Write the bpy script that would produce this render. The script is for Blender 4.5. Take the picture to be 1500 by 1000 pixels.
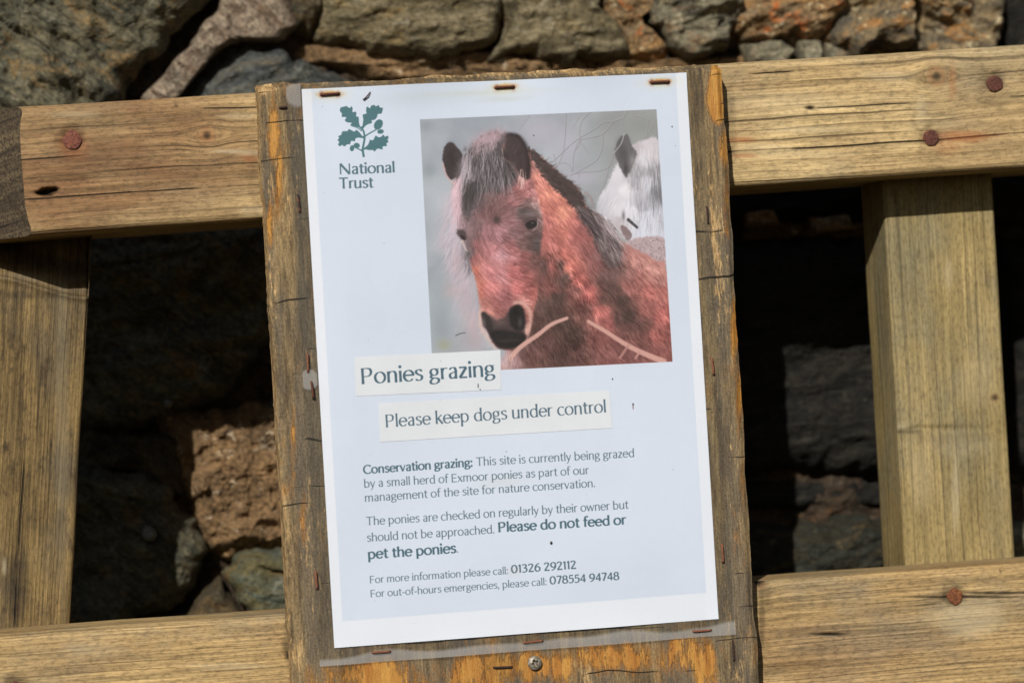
import bpy, math, time
import numpy as np
from mathutils import Vector, Matrix

# ================================================================ camera, world, sun, exposure
scene = bpy.context.scene
for _o in list(bpy.data.objects): bpy.data.objects.remove(_o)
CAM_POS = np.array([-0.27336, -1.58210, 0.00155])      # metres; the notice's centre is the origin, the gate lies in the XZ plane
CAM_YPR = (-0.171370, 0.0042045, 0.059031)
FOCAL = 105.0

def cam_matrix():
    y, p, r = CAM_YPR
    cy, sy = math.cos(y), math.sin(y); cp, sp = math.cos(p), math.sin(p); cr, sr = math.cos(r), math.sin(r)
    Rz = np.array([[cy, -sy, 0], [sy, cy, 0], [0, 0, 1]])
    Rx = np.array([[1, 0, 0], [0, cp, -sp], [0, sp, cp]])
    Ry = np.array([[cr, 0, sr], [0, 1, 0], [-sr, 0, cr]])
    return Rz @ Rx @ Ry
CAM_M = cam_matrix()

cam_data = bpy.data.cameras.new('camera'); cam = bpy.data.objects.new('camera', cam_data)
scene.collection.objects.link(cam); scene.camera = cam
_R = Matrix([list(CAM_M[:, 0]), list(CAM_M[:, 2]), list(-CAM_M[:, 1])]).transposed()
cam.matrix_world = Matrix.Translation(Vector(CAM_POS)) @ _R.to_4x4()
cam_data.lens = FOCAL; cam_data.sensor_width = 36.0; cam_data.clip_start = 0.05; cam_data.clip_end = 500
cam_data.dof.use_dof = True; cam_data.dof.focus_distance = 1.615; cam_data.dof.aperture_fstop = 5.6

SUN_DIR = Vector((0.41, 1.0, -0.60)).normalized()       # the way the light travels
elev = math.asin(-SUN_DIR.z); azim = math.atan2(-SUN_DIR.x, -SUN_DIR.y)
world = bpy.data.worlds.new('World'); scene.world = world; world.use_nodes = True
_nt = world.node_tree; _nt.nodes.clear()
_sky = _nt.nodes.new('ShaderNodeTexSky'); _sky.sky_type = 'NISHITA'; _sky.sun_disc = False
_sky.sun_elevation = elev; _sky.sun_rotation = azim % (2 * math.pi)
_bg = _nt.nodes.new('ShaderNodeBackground'); _bg.inputs['Strength'].default_value = 0.05
_wo = _nt.nodes.new('ShaderNodeOutputWorld')
_nt.links.new(_sky.outputs[0], _bg.inputs[0]); _nt.links.new(_bg.outputs[0], _wo.inputs[0])
sun_data = bpy.data.lights.new('sun', 'SUN'); sun_data.energy = 5.0; sun_data.angle = math.radians(0.53); sun_data.color = (1.0, 0.955, 0.88)
sun = bpy.data.objects.new('sun', sun_data); scene.collection.objects.link(sun)
sun.rotation_euler = SUN_DIR.to_track_quat('-Z', 'Y').to_euler(); sun.location = (-1, -3, 2.5)
vs = scene.view_settings; scene.display_settings.display_device = 'sRGB'
vs.view_transform = 'Standard'; vs.look = 'None'; vs.exposure = -0.24; vs.gamma = 1.0; vs.use_curve_mapping = False
scene.cycles.use_denoising = True
scene.cycles.max_bounces = 8; scene.cycles.transparent_max_bounces = 12
scene.cycles.caustics_reflective = False; scene.cycles.caustics_refractive = False

def at(x, y, depth=0.0):
    """point of the plane Y = depth that the photograph shows at pixel (x, y)"""
    s = FOCAL / 36 * 1500
    d = CAM_M @ np.array([(x - 750) / s, 1.0, (500 - y) / s])
    return CAM_POS + d * ((depth - CAM_POS[1]) / d[1])

def pix(P):
    d = (P - CAM_POS) @ CAM_M; s = FOCAL / 36 * 1500
    return 750 + s * d[..., 0] / d[..., 1], 500 - s * d[..., 2] / d[..., 1]

# ---------------------------------------------------------------- numpy noise
def _hash(ix, iy, seed):
    h = (ix.astype(np.int64) * 374761393 + iy.astype(np.int64) * 668265263 + seed * 1274126177) & 0xFFFFFFFF
    h = ((h ^ (h >> 13)) * 1274126177) & 0xFFFFFFFF
    return ((h ^ (h >> 16)) & 0xFFFF) / 65535.0

def vnoise(x, y, seed=0):
    x = np.asarray(x, float); y = np.asarray(y, float)
    ix = np.floor(x); iy = np.floor(y); fx = x - ix; fy = y - iy
    fx = fx * fx * fx * (fx * (fx * 6 - 15) + 10); fy = fy * fy * fy * (fy * (fy * 6 - 15) + 10)
    a = _hash(ix, iy, seed); b = _hash(ix + 1, iy, seed); c = _hash(ix, iy + 1, seed); d = _hash(ix + 1, iy + 1, seed)
    return (a * (1 - fx) + b * fx) * (1 - fy) + (c * (1 - fx) + d * fx) * fy

def fbm(x, y, seed=0, octs=4, gain=0.5):
    t = 0; a = 1; n = 0
    for o in range(octs):
        t = t + a * vnoise(x * 2 ** o + 17.3 * o, y * 2 ** o - 9.1 * o, seed + o); n += a; a *= gain
    return t / n

def sstep(a, b, x):
    t = np.clip((x - a) / (b - a), 0, 1); return t * t * (3 - 2 * t)

def smooth(pts, closed=False, n=8):
    P = [np.array(p, float) for p in pts]; out = []; m = len(P)
    rng_ = range(m) if closed else range(m - 1)
    for i in rng_:
        p1, p2 = P[i], P[(i + 1) % m]
        p0 = P[i - 1] if (closed or i > 0) else 2 * p1 - p2
        p3 = P[(i + 2) % m] if (closed or i + 2 < m) else 2 * p2 - p1
        for k in range(n):
            t = k / n
            out.append(0.5 * ((2 * p1) + (p2 - p0) * t + (2 * p0 - 5 * p1 + 4 * p2 - p3) * t * t + (3 * p1 - p0 - 3 * p2 + p3) * t ** 3))
    if not closed: out.append(P[-1])
    return np.array(out)

# ---------------------------------------------------------------- painter: a canvas in photo-pixel coordinates
class Canvas:
    def __init__(s, x0, y0, x1, y1, k, col):
        s.x0, s.y0, s.k = x0, y0, k
        s.w, s.h = int((x1 - x0) * k), int((y1 - y0) * k)
        s.a = np.empty((s.h, s.w, 3)); s.a[:] = np.array(col, float)
    def grid(s, bx0, by0, bx1, by1):
        i0 = max(0, int((bx0 - s.x0) * s.k)); i1 = min(s.w, int((bx1 - s.x0) * s.k) + 2)
        j0 = max(0, int((by0 - s.y0) * s.k)); j1 = min(s.h, int((by1 - s.y0) * s.k) + 2)
        if i1 <= i0 or j1 <= j0: return None
        X, Y = np.meshgrid((np.arange(i0, i1) + .5) / s.k + s.x0, (np.arange(j0, j1) + .5) / s.k + s.y0)
        return X, Y, slice(j0, j1), slice(i0, i1)
    def put(s, js, is_, al, col):
        al = al[..., None]; s.a[js, is_] = s.a[js, is_] * (1 - al) + np.array(col, float) * al
    def sdf(s, X, Y, P):
        d = np.full(X.shape, 1e9); ins = np.zeros(X.shape, bool); n = len(P)
        for i in range(n):
            ax, ay = P[i]; bx, by = P[(i + 1) % n]
            ex, ey = bx - ax, by - ay; L = ex * ex + ey * ey + 1e-12
            t = np.clip(((X - ax) * ex + (Y - ay) * ey) / L, 0, 1)
            d = np.minimum(d, (X - ax - t * ex) ** 2 + (Y - ay - t * ey) ** 2)
            c = (ay > Y) != (by > Y)
            if c.any(): ins ^= c & (X < ex * (Y - ay) / (ey if ey else 1e-12) + ax)
        return np.sqrt(d) * np.where(ins, -1, 1)
    def poly(s, pts, col, f=1.0, al=1.0, rag=0.0, sm=True, seed=1, rs=3.0):
        P = smooth(pts, True, 4) if sm else np.array(pts, float)
        m = f + rag + 1
        g = s.grid(P[:, 0].min() - m, P[:, 1].min() - m, P[:, 0].max() + m, P[:, 1].max() + m)
        if g is None: return
        X, Y, js, is_ = g; d = s.sdf(X, Y, P)
        if rag: d = d + (fbm(X / rs, Y / rs, seed, 3) - .5) * 2 * rag
        s.put(js, is_, al * (1 - sstep(-f / 2, f / 2, d)), col)
    def blob(s, x, y, rx, ry, col, al=1.0, rot=0.0, p=1.0):
        r = max(rx, ry) * 2.6
        g = s.grid(x - r, y - r, x + r, y + r)
        if g is None: return
        X, Y, js, is_ = g; c, q = math.cos(rot), math.sin(rot)
        u = ((X - x) * c + (Y - y) * q) / rx; v = (-(X - x) * q + (Y - y) * c) / ry
        s.put(js, is_, al * np.exp(-(u * u + v * v) ** p), col)
    def line(s, pts, w0, w1, col, al=1.0, soft=0.5, sm=True):
        P = smooth(pts, False, 6) if sm else np.array(pts, float); n = len(P) - 1
        m = max(w0, w1) + soft + 1
        g = s.grid(P[:, 0].min() - m, P[:, 1].min() - m, P[:, 0].max() + m, P[:, 1].max() + m)
        if g is None: return
        X, Y, js, is_ = g; d = np.full(X.shape, 1e9)
        for i in range(n):
            ax, ay = P[i]; ex, ey = P[i + 1] - P[i]; L = ex * ex + ey * ey + 1e-12
            t = np.clip(((X - ax) * ex + (Y - ay) * ey) / L, 0, 1)
            r = (w0 + (w1 - w0) * (i + t) / n) / 2
            d = np.minimum(d, np.hypot(X - ax - t * ex, Y - ay - t * ey) - r)
        s.put(js, is_, al * (1 - sstep(-soft, soft, d)), col)
    def sample(s, x, y):
        i = min(s.w - 1, max(0, int((x - s.x0) * s.k))); j = min(s.h - 1, max(0, int((y - s.y0) * s.k)))
        return s.a[j, i].copy()
    def hair(s, rng, pts, n, L, w, field, jit=.18, al=.5, mul=1.0, col=None, spread=.25, bend=.25):
        P = np.array(pts, float); x0, y0 = P.min(0); x1, y1 = P.max(0); done = 0; tries = 0
        while done < n and tries < n * 8:
            tries += 1
            x = rng.uniform(x0, x1); y = rng.uniform(y0, y1)
            ins = False; m = len(P)
            for i in range(m):
                ax, ay = P[i]; bx, by = P[(i + 1) % m]
                if (ay > y) != (by > y) and x < (bx - ax) * (y - ay) / (by - ay) + ax: ins = not ins
            if not ins: continue
            done += 1
            th = field(x, y) + rng.normal(0, spread); l = L * rng.uniform(.5, 1.3); b = rng.normal(0, bend)
            c = s.sample(x, y) if col is None else np.array(col, float)
            c = np.clip(c * mul * (1 + rng.normal(0, jit)), 0, 255)
            p = [(x, y)]
            for q in range(3):
                th += b / 3; p.append((p[-1][0] + l / 3 * math.cos(th), p[-1][1] + l / 3 * math.sin(th)))
            s.line(p, w, w * .4, c, al * rng.uniform(.5, 1), .35, sm=False)

# ---------------------------------------------------------------- the printed photograph of the ponies
def Z(*p):      # points noted on a 2.5x enlargement of the print
    return [(600 + a / 2.5, 150 + b / 2.5) for a, b in p]

HEAD_S = "300 350 120 85 85;260 370 108 86 88;350 330 138 94 94;400 310 172 104 104;430 340 188 122 122;380 360 158 104 106;320 390 132 94 95;270 420 136 98 100;240 450 126 98 102;230 500 120 92 96;370 430 152 106 110;390 480 136 98 102;330 480 165 114 120;290 480 158 108 114;250 520 168 108 110;300 540 186 120 125;340 560 190 135 142;380 540 174 108 110;420 520 120 88 86;450 510 100 82 82;470 520 92 78 78;430 570 146 86 86;460 580 112 76 74;240 570 165 100 98;235 620 186 106 90;250 680 202 118 102;280 620 195 122 124;300 680 200 118 118;340 640 190 125 128;380 620 184 104 104;400 680 190 105 105;350 720 158 98 100;310 740 172 104 102;290 760 188 120 112;440 640 164 94 92;455 700 168 94 90;470 640 126 78 75;420 720 200 130 125;440 760 172 108 100;430 370 126 94 94;415 400 90 80 82;440 400 100 82 82;465 400 128 100 100;470 340 195 130 130;480 380 198 150 148;215 560 116 104 108;200 520 116 98 102;190 440 148 120 126;180 400 162 134 142;200 350 118 100 108;165 330 215 170 175;160 380 208 170 182;155 440 190 165 182;330 840 60 52 54;260 790 200 160 152;270 850 205 175 172;430 840 190 140 132"
NECK_S = "460 230 205 140 130;480 280 215 135 122;520 330 218 134 118;560 400 220 140 120;520 400 203 120 108;600 430 198 115 108;640 460 168 100 98;560 480 203 120 108;600 500 184 108 104;640 530 148 90 88;500 440 178 104 100;510 520 188 110 104;520 600 172 100 95;515 680 136 84 80;490 600 106 78 75;550 600 108 78 74;570 560 203 115 105;590 600 198 110 100;560 650 100 75 71;620 650 198 110 102;660 700 193 105 100;700 770 188 105 100;735 810 168 95 92;600 700 128 80 76;540 720 86 65 61;500 760 92 67 63;470 820 98 69 65;560 800 82 59 55;600 850 82 59 55;640 770 118 76 72;500 880 106 72 68;560 930 92 64 60;450 930 118 80 76;620 940 108 72 68;680 600 148 92 90;700 650 106 74 71;740 680 92 67 63;690 560 138 92 92;760 620 112 80 76;720 720 102 71 67;780 720 82 61 57;800 780 82 61 57;760 800 92 65 61;850 820 106 71 67;700 860 148 92 88;720 930 138 86 84;800 930 126 79 77;790 560 175 118 112;830 570 190 130 124;800 620 148 100 96;850 640 173 110 104;900 620 200 140 132;830 690 148 90 84;880 700 190 110 104;920 700 168 100 94;870 760 148 88 84;920 780 188 105 100;900 850 163 92 88;940 850 148 85 80;860 890 128 80 76;940 920 138 82 78;800 680 168 105 100;850 600 198 138 130;930 650 183 125 118;360 940 190 150 152;400 880 104 76 74"
GREY_S = "760 260 215 210 220;790 320 225 222 230;740 320 205 202 212;700 380 190 188 198;820 300 168 164 173;840 260 148 144 150;870 300 200 200 214;900 260 148 144 148;915 330 118 116 122;850 380 158 156 168;880 420 205 206 222;920 440 190 192 208;820 400 220 218 230;780 400 215 212 222;770 440 188 178 186;850 470 210 212 228;920 490 205 208 225;830 180 186 176 184;870 160 205 196 206;900 180 195 188 196;850 210 198 194 204;810 240 150 146 152"

def paint_ponies():
    rng = np.random.default_rng(5)
    c = Canvas(610, 155, 990, 550, 2.4, (158, 164, 176))
    X, Y = np.meshgrid(np.arange(c.w) / c.k + c.x0, np.arange(c.h) / c.k + c.y0)
    def field(poly, txt, f=3, rag=1.2, seed=1, pw=3.4, smx=True):
        S_ = np.array([[float(q) for q in t.split()] for t in txt.split(';')]); sx, sy = 600 + S_[:, 0] / 2.5, 150 + S_[:, 1] / 2.5
        P_ = smooth(poly, True, 4); g = c.grid(P_[:, 0].min() - 8, P_[:, 1].min() - 8, P_[:, 0].max() + 8, P_[:, 1].max() + 8); X_, Y_, js, is_ = g
        xs = np.arange(X_[0, 0], X_[0, -1] + 3, 2.0); ys = np.arange(Y_[0, 0], Y_[-1, 0] + 3, 2.0); GX_, GY_ = np.meshgrid(xs, ys)
        WX = GX_ + (fbm(GX_ / 9, GY_ / 9, seed, 3) - .5) * 9; WY = GY_ + (fbm(GX_ / 9, GY_ / 9, seed + 5, 3) - .5) * 9
        w = 1 / (((WX[..., None] - sx) ** 2 + (WY[..., None] - sy) ** 2 + 9) ** (pw / 2)); F_ = (w @ S_[:, 2:]) / w.sum(-1)[..., None]
        i = (X_ - xs[0]) / 2; j = (Y_ - ys[0]) / 2; i0 = np.clip(i.astype(int), 0, len(xs) - 2); j0 = np.clip(j.astype(int), 0, len(ys) - 2); fi = (i - i0)[..., None]; fj = (j - j0)[..., None]
        col = (F_[j0, i0] * (1 - fi) + F_[j0, i0 + 1] * fi) * (1 - fj) + (F_[j0 + 1, i0] * (1 - fi) + F_[j0 + 1, i0 + 1] * fi) * fj
        d = c.sdf(X_, Y_, P_) + (fbm(X_ / 2.4, Y_ / 2.4, seed, 3) - .5) * 2 * rag; al = (1 - sstep(-f, f * .5, d))[..., None]
        c.a[js, is_] = c.a[js, is_] * (1 - al) + col * al
    # out-of-focus background
    n = fbm(X / 45, Y / 45, 3, 3)[..., None] - .5
    bg = np.array([160, 166, 177]) + n * np.array([34, 34, 30])
    t = sstep(790, 930, X)[..., None]; bg = bg * (1 - t) + (np.array([150, 152, 154]) + n * 26) * t
    c.a[:] = bg
    for x, y, rx, ry, col, al in [(623, 185, 16, 12, (133, 141, 153), .6), (700, 180, 45, 12, (150, 160, 172), .5), (628, 250, 12, 14, (128, 138, 146), .6),
            (640, 300, 22, 30, (178, 186, 197), .7), (790, 195, 30, 22, (176, 172, 186), .8), (830, 215, 26, 30, (178, 176, 192), .7), (870, 240, 22, 26, (160, 166, 172), .7),
            (645, 480, 18, 40, (140, 150, 160), .7), (650, 505, 10, 8, (158, 158, 128), .7), (690, 500, 22, 24, (168, 158, 166), .6), (850, 260, 26, 12, (176, 172, 188), .8),
            (940, 185, 26, 18, (140, 144, 142), .8), (660, 400, 14, 40, (150, 160, 170), .6), (640, 430, 14, 30, (150, 162, 170), .5), (900, 180, 20, 10, (142, 146, 146), .6)]:
        c.blob(x, y, rx, ry, col, al)
    # bare twigs
    def tw(pts, w0, w1, col, al=.9): c.line(pts, w0, w1, col, al, .45)
    T = lambda *p: [(800 + a / 5, 160 + b / 5) for a, b in p]
    dk, lt = (104, 98, 104), (206, 203, 206)
    for pts, w0, w1 in [(T((590, 0), (560, 65), (490, 95), (410, 185), (300, 215), (240, 235), (200, 330), (190, 460)), 1.5, .8),
            (T((490, 95), (420, 100), (350, 150), (240, 215), (180, 260), (90, 345), (20, 410)), 1.3, 1.0), (T((135, 0), (140, 100), (125, 300), (90, 400)), 1.2, .7),
            (T((320, 25), (265, 80), (240, 160), (245, 250), (215, 300)), 1.2, .8), (T((412, 190), (405, 290), (370, 370), (300, 420), (200, 475), (170, 490)), 1.3, .9),
            (T((570, 180), (545, 255), (495, 320), (460, 420), (380, 455), (270, 462), (200, 475)), 1.2, .8), (T((560, 65), (565, 180)), 1.0, .8),
            (T((455, 420), (435, 520), (385, 640)), .9, .6), (T((650, 50), (700, 65), (760, 90), (810, 150)), 1.3, .9), (T((745, 85), (735, 190)), .9, .6),
            (T((785, 120), (725, 215)), .9, .6), (T((245, 240), (310, 330)), .9, .5), (T((50, 330), (80, 440)), .9, .5), (T((232, 460), (238, 510)), .8, .5), (T((80, 400), (150, 400), (190, 460)), .7, .5)]:
        tw(pts, w0 + .3, w1 + .2, dk, .6)
        tw([(x - .35, y - .45) for x, y in pts], w0 * .55, w1 * .5, lt, .75)
    for pts in [Z((445, 42), (420, 75), (398, 105)), T((240, 60), (190, 150)), T((630, 10), (655, 50))]:
        tw(pts, .9, .6, (150, 140, 158), .8)
    # grey pony behind
    body = Z((742, 250), (760, 215), (790, 170), (850, 140), (912, 138), (930, 300), (940, 505), (860, 500), (800, 508), (760, 470), (720, 430), (680, 400), (690, 350), (720, 300))
    field(body, GREY_S, 3, 2.5, 3)
    def fg(x, y): return 1.62 - (x - 930) * .004
    grey = Z((815, 150), (905, 145), (935, 500), (790, 470), (800, 300))
    c.hair(rng, Z((800, 160), (905, 150), (932, 440), (770, 440), (790, 300)), 420, 26, .8, fg, .06, .35, 1, (232, 230, 240), .1, .2)
    c.hair(rng, Z((840, 200), (915, 200), (935, 470), (830, 470), (800, 330)), 260, 26, .8, fg, .12, .32, 1, (140, 138, 150), .1, .2)
    c.hair(rng, Z((880, 230), (918, 220), (930, 380), (890, 380)), 90, 22, 1.0, fg, .12, .35, 1, (110, 108, 116), .05, .1)
    c.hair(rng, Z((760, 260), (700, 330), (690, 400), (760, 400)), 90, 15, .8, lambda x, y: 2.1, .08, .5, 1, (216, 212, 222), .2, .2)
    ear = Z((752, 168), (765, 135), (787, 116), (800, 125), (812, 160), (830, 185), (820, 225), (800, 262), (790, 275), (775, 250), (760, 215), (750, 190))
    c.poly(ear, (104, 101, 104), 3.2, 1, 1.2); c.hair(rng, ear, 120, 7, .8, lambda x, y: 1.4, .2, .4, 1.1, None, .3, .3); c.blob(*Z((780, 190))[0], 7, 17, (84, 81, 84), .8, -.25); c.blob(*Z((790, 245))[0], 3, 8, (68, 64, 68), .8)
    c.blob(*Z((815, 215))[0], 5, 10, (160, 157, 160), .6)
    c.line(T((570, 180), (545, 255), (495, 320)), 1.3, 1.1, (196, 194, 196), .8)
    for q in [((800, 430), (832, 458)), ]: c.line(Z(*q), 4.5, 3.5, (56, 54, 60), .9, .7)
    c.line(Z((806, 436), (812, 430)), .8, .8, (170, 165, 170), .6); c.line(Z((818, 448), (824, 440)), .8, .8, (170, 165, 170), .6)
    c.poly(Z((775, 450), (790, 455), (812, 480), (806, 505), (790, 500), (772, 465)), (122, 98, 98), 2, .8, 1); c.blob(*Z((782, 415))[0], 2.5, 7, (110, 105, 112), .8)
    # grass-coloured back
    back = Z((790, 515), (850, 495), (940, 500), (945, 600), (870, 560))
    c.poly(back, (184, 160, 166), 3, 1, 2); c.hair(rng, Z((790, 512), (850, 498), (938, 500), (942, 595), (870, 560)), 160, 6, .9, lambda x, y: .5, .3, .7, .85, None, 1.2, .5)
    # body and neck of the brown pony
    neck = Z((430, 170), (500, 215), (560, 270), (620, 320), (650, 385), (720, 430), (770, 500), (830, 535), (900, 575), (945, 620), (962, 950), (330, 990), (345, 930), (400, 700), (400, 400), (400, 250))
    field(neck, NECK_S, 3, 1.8, 9); sh = c.blob
    def fn(x, y): return .95 + .25 * math.sin(x * .05)
    c.hair(rng, Z((440, 230), (650, 400), (780, 520), (900, 580), (945, 640), (960, 940), (440, 960), (430, 700), (470, 560)), 2600, 9, 1.1, fn, .13, .32, 1.0, None, .3, .3)
    c.hair(rng, Z((700, 560), (900, 580), (945, 640), (960, 940), (760, 940)), 420, 8, 1.3, lambda x, y: .85, .1, .38, .74, None, .3, .3)
    c.hair(rng, Z((700, 540), (900, 580), (945, 640), (960, 940), (800, 900)), 420, 8, 1.3, lambda x, y: .85, .05, .45, 1.22, None, .3, .3)
    c.hair(rng, Z((400, 760), (620, 760), (700, 930), (400, 950)), 420, 13, 1.2, lambda x, y: 1.1 + (x - 800) * .004, .1, .32, .7, None, .25, .2)
    # dark mane along the crest and hanging on the neck
    c.poly(Z((432, 170), (470, 190), (530, 245), (580, 285), (625, 325), (640, 375), (600, 385), (560, 345), (500, 290), (460, 235)), (74, 62, 62), 4, .95, 4, seed=8)
    c.poly(Z((610, 372), (660, 395), (720, 430), (762, 490), (775, 560), (760, 600), (720, 600), (690, 540), (650, 460), (620, 420)), (96, 86, 88), 6, .95, 5, seed=9)
    c.blob(*Z((650, 420))[0], 12, 18, (58, 50, 52), .8, -.6); c.blob(*Z((730, 610))[0], 14, 26, (112, 84, 84), .6)
    c.hair(rng, Z((432, 170), (530, 240), (630, 320), (640, 375), (560, 345), (460, 235)), 420, 8, 1.2, lambda x, y: .3, .22, .6, .95, None, .5, .4)
    c.hair(rng, Z((610, 372), (720, 420), (765, 500), (775, 560), (720, 560), (650, 460)), 420, 28, .9, lambda x, y: .95 + (y - 320) * .0035, .30, .6, 1.1, None, .12, .2)
    c.hair(rng, Z((640, 360), (720, 430), (760, 490), (700, 470)), 60, 26, .8, lambda x, y: .95 + (y - 320) * .0035, .1, .6, 1, (186, 170, 176), .12, .2)
    c.hair(rng, Z((700, 430), (760, 440), (790, 500), (770, 520)), 50, 18, .8, lambda x, y: .9, .1, .5, 1, (200, 184, 190), .25, .3)
    c.line(Z((640, 330), (662, 350), (672, 378)), 4, 3, (150, 132, 132), .7, 2)
    # hazy hair to the left of the head
    c.hair(rng, Z((150, 300), (215, 300), (235, 620), (250, 820), (180, 700), (130, 520), (120, 430)), 700, 26, 1.8, lambda x, y: 2.0, .06, .12, 1, (196, 178, 192), .25, .3)
    for (zx, zy), rx, ry, rot, col, al in [((180, 370), 9, 24, .2, (205, 172, 184), .85), ((165, 470), 12, 26, .35, (190, 176, 190), .6), ((175, 580), 12, 26, .2, (178, 152, 160), .6), ((200, 560), 7, 24, 0, (132, 122, 130), .7),
            ((205, 700), 14, 34, 0, (176, 158, 168), .7), ((235, 820), 10, 28, -.2, (186, 162, 170), .7), ((150, 690), 12, 10, 0, (186, 160, 164), .5)]:
        x, y = Z((zx, zy))[0]; sh(x, y, rx, ry, col, al, rot)
    c.hair(rng, Z((150, 380), (225, 480), (235, 640), (210, 660), (140, 600), (130, 480)), 260, 20, .9, lambda x, y: 2.0, .2, .4, 1.1, None, .22, .3)
    c.hair(rng, Z((190, 440), (225, 500), (235, 620), (200, 600)), 70, 18, 1.1, lambda x, y: 1.7, .1, .45, 1, (96, 88, 94), .15, .3)
    # head
    head = Z((155, 300), (200, 200), (260, 130), (330, 110), (420, 180), (450, 280), (470, 350), (488, 430), (482, 520), (478, 600), (470, 700), (452, 780), (440, 840), (425, 880), (380, 900), (330, 900), (290, 860), (258, 800), (252, 740), (240, 660), (215, 580), (195, 520), (175, 470), (160, 400))
    field(head, HEAD_S, 3.5, 1.6, 12)
    def fh(x, y):
        zx, zy = (x - 600) * 2.5, (y - 150) * 2.5
        return math.atan2(zy - 430, zx - 318) if zy > 300 and math.hypot(zx - 318, (zy - 430)) > 5 else 1.8
    c.hair(rng, head, 2000, 6, 1.0, fh, .12, .3, 1.0, None, .35, .4)
    c.hair(rng, Z((250, 500), (420, 520), (440, 700), (270, 700)), 260, 7, .9, fh, .05, .35, 1.18, None, .35, .4)
    # fur: streaks that follow the lie of the coat
    def fur(region, u, v, amp, f=8):
        P_ = np.array(region, float); g = c.grid(P_[:, 0].min() - 6, P_[:, 1].min() - 6, P_[:, 0].max() + 6, P_[:, 1].max() + 6)
        X_, Y_, js, is_ = g; m_ = 1 - sstep(-f, f * .4, c.sdf(X_, Y_, smooth(region, True, 3))); U_, V_ = u(X_, Y_), v(X_, Y_)
        w_ = (fbm(U_, V_, 31, 3, .6) - .5) * 2 * amp + (fbm(X_ / 13, Y_ / 13, 33, 3) - .5) * amp * 1.1
        k_ = (1 + w_ * m_)[..., None]; c.a[js, is_] = np.clip(c.a[js, is_] * (1 + (k_ - 1) * np.array([.85, 1.05, 1.0])), 0, 250)
    cx_, cy_ = Z((318, 430))[0]
    fur(head, lambda x, y: np.arctan2(y - cy_, x - cx_ + .01) * (7 + np.hypot(x - cx_, y - cy_) * .28), lambda x, y: np.hypot(x - cx_, y - cy_) / 7 + fbm(x / 9, y / 9, 5, 2) * 3, .27)
    def rot(a): return (lambda x, y: ((x - 800) * math.sin(a) - (y - 400) * math.cos(a)) / 1.5 + fbm(x / 16, y / 16, 7, 2) * 5), (lambda x, y: ((x - 800) * math.cos(a) + (y - 400) * math.sin(a)) / 10)
    ua, va = rot(.9); fur(Z((450, 200), (650, 420), (780, 530), (945, 620), (960, 940), (600, 960), (560, 700), (440, 420)), ua, va, .30)
    ua, va = rot(1.15); fur(Z((480, 560), (560, 560), (700, 760), (640, 950), (400, 960), (440, 760)), ua, va, .34)
    c.hair(rng, Z((215, 170), (260, 115), (330, 95), (360, 110), (340, 150), (260, 170)), 260, 12, 1.4, lambda x, y: -1.9, .08, .16, 1, (196, 160, 172), .5, .4)
    c.hair(rng, Z((120, 330), (165, 300), (205, 480), (240, 650), (255, 800), (200, 780), (150, 660), (110, 500)), 520, 24, 3.2, lambda x, y: 1.95, .06, .10, 1, (198, 176, 190), .25, .3)
    # muzzle
    c.line(Z((256, 770), (260, 820), (285, 862), (315, 900)), 5, 3.5, (214, 176, 166), .7, 2.2)
    c.line(Z((385, 735), (415, 735), (438, 765), (442, 810), (428, 850)), 6, 4, (216, 166, 156), .75, 2.8)
    c.poly(Z((264, 772), (290, 778), (318, 796), (345, 790), (368, 752), (400, 740), (420, 765), (425, 815), (418, 850), (428, 862), (410, 885), (370, 902), (325, 898), (300, 870), (285, 835), (268, 815)), (74, 60, 61), 6, .92, 1.6, seed=4)
    c.poly(Z((366, 762), (388, 742), (412, 752), (422, 790), (416, 826), (394, 838), (374, 822), (364, 795)), (34, 29, 31), 5, .93, 1.2, seed=5)
    c.poly(Z((262, 770), (280, 772), (296, 796), (304, 826), (292, 842), (274, 822)), (50, 43, 46), 5, .9, 1.0, seed=6)
    c.poly(Z((292, 842), (330, 832), (372, 838), (420, 846), (424, 866), (404, 888), (366, 901), (326, 897), (304, 872)), (33, 28, 30), 6, .93, 1.6, seed=7)
    c.blob(*Z((330, 806))[0], 9, 4.5, (108, 84, 81), .75); c.blob(*Z((272, 806))[0], 2.4, 8, (112, 102, 106), .7, -.2); c.blob(*Z((404, 806))[0], 3.2, 7, (92, 84, 88), .7)
    c.blob(*Z((386, 768))[0], 3.4, 5, (16, 13, 14), .9); c.blob(*Z((360, 872))[0], 16, 2.4, (70, 62, 64), .55, -.05)
    c.hair(rng, Z((320, 800), (400, 800), (420, 860), (370, 895), (310, 885)), 150, 4, .7, lambda x, y: 1.2, .1, .35, 1, (90, 84, 86), 1.0, .4)
    c.line(Z((300, 876), (335, 900), (385, 905), (425, 880)), 1.6, 1.4, (120, 62, 62), .6, .8)
    c.hair(rng, Z((255, 770), (290, 860), (330, 905), (320, 930), (260, 850)), 70, 7, .7, lambda x, y: 2.0, .05, .4, 1, (222, 196, 196), .4, .3)
    # eyes and the whorl between them
    c.blob(*Z((318, 430))[0], 4.6, 4.6, (70, 56, 57), .85)
    for k in range(26):
        a = k * 2 * math.pi / 26 + rng.normal(0, .1); x, y = Z((318, 430))[0]; r = rng.uniform(6, 11)
        c.line([(x, y), (x + r * math.cos(a), y + r * math.sin(a))], 2.2, .8, (84, 64, 64), .38, .9, sm=False)
    c.poly(Z((412, 410), (440, 400), (468, 404), (474, 430), (464, 455), (440, 466), (418, 458)), (98, 78, 79), 12, .5, 2)
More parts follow.
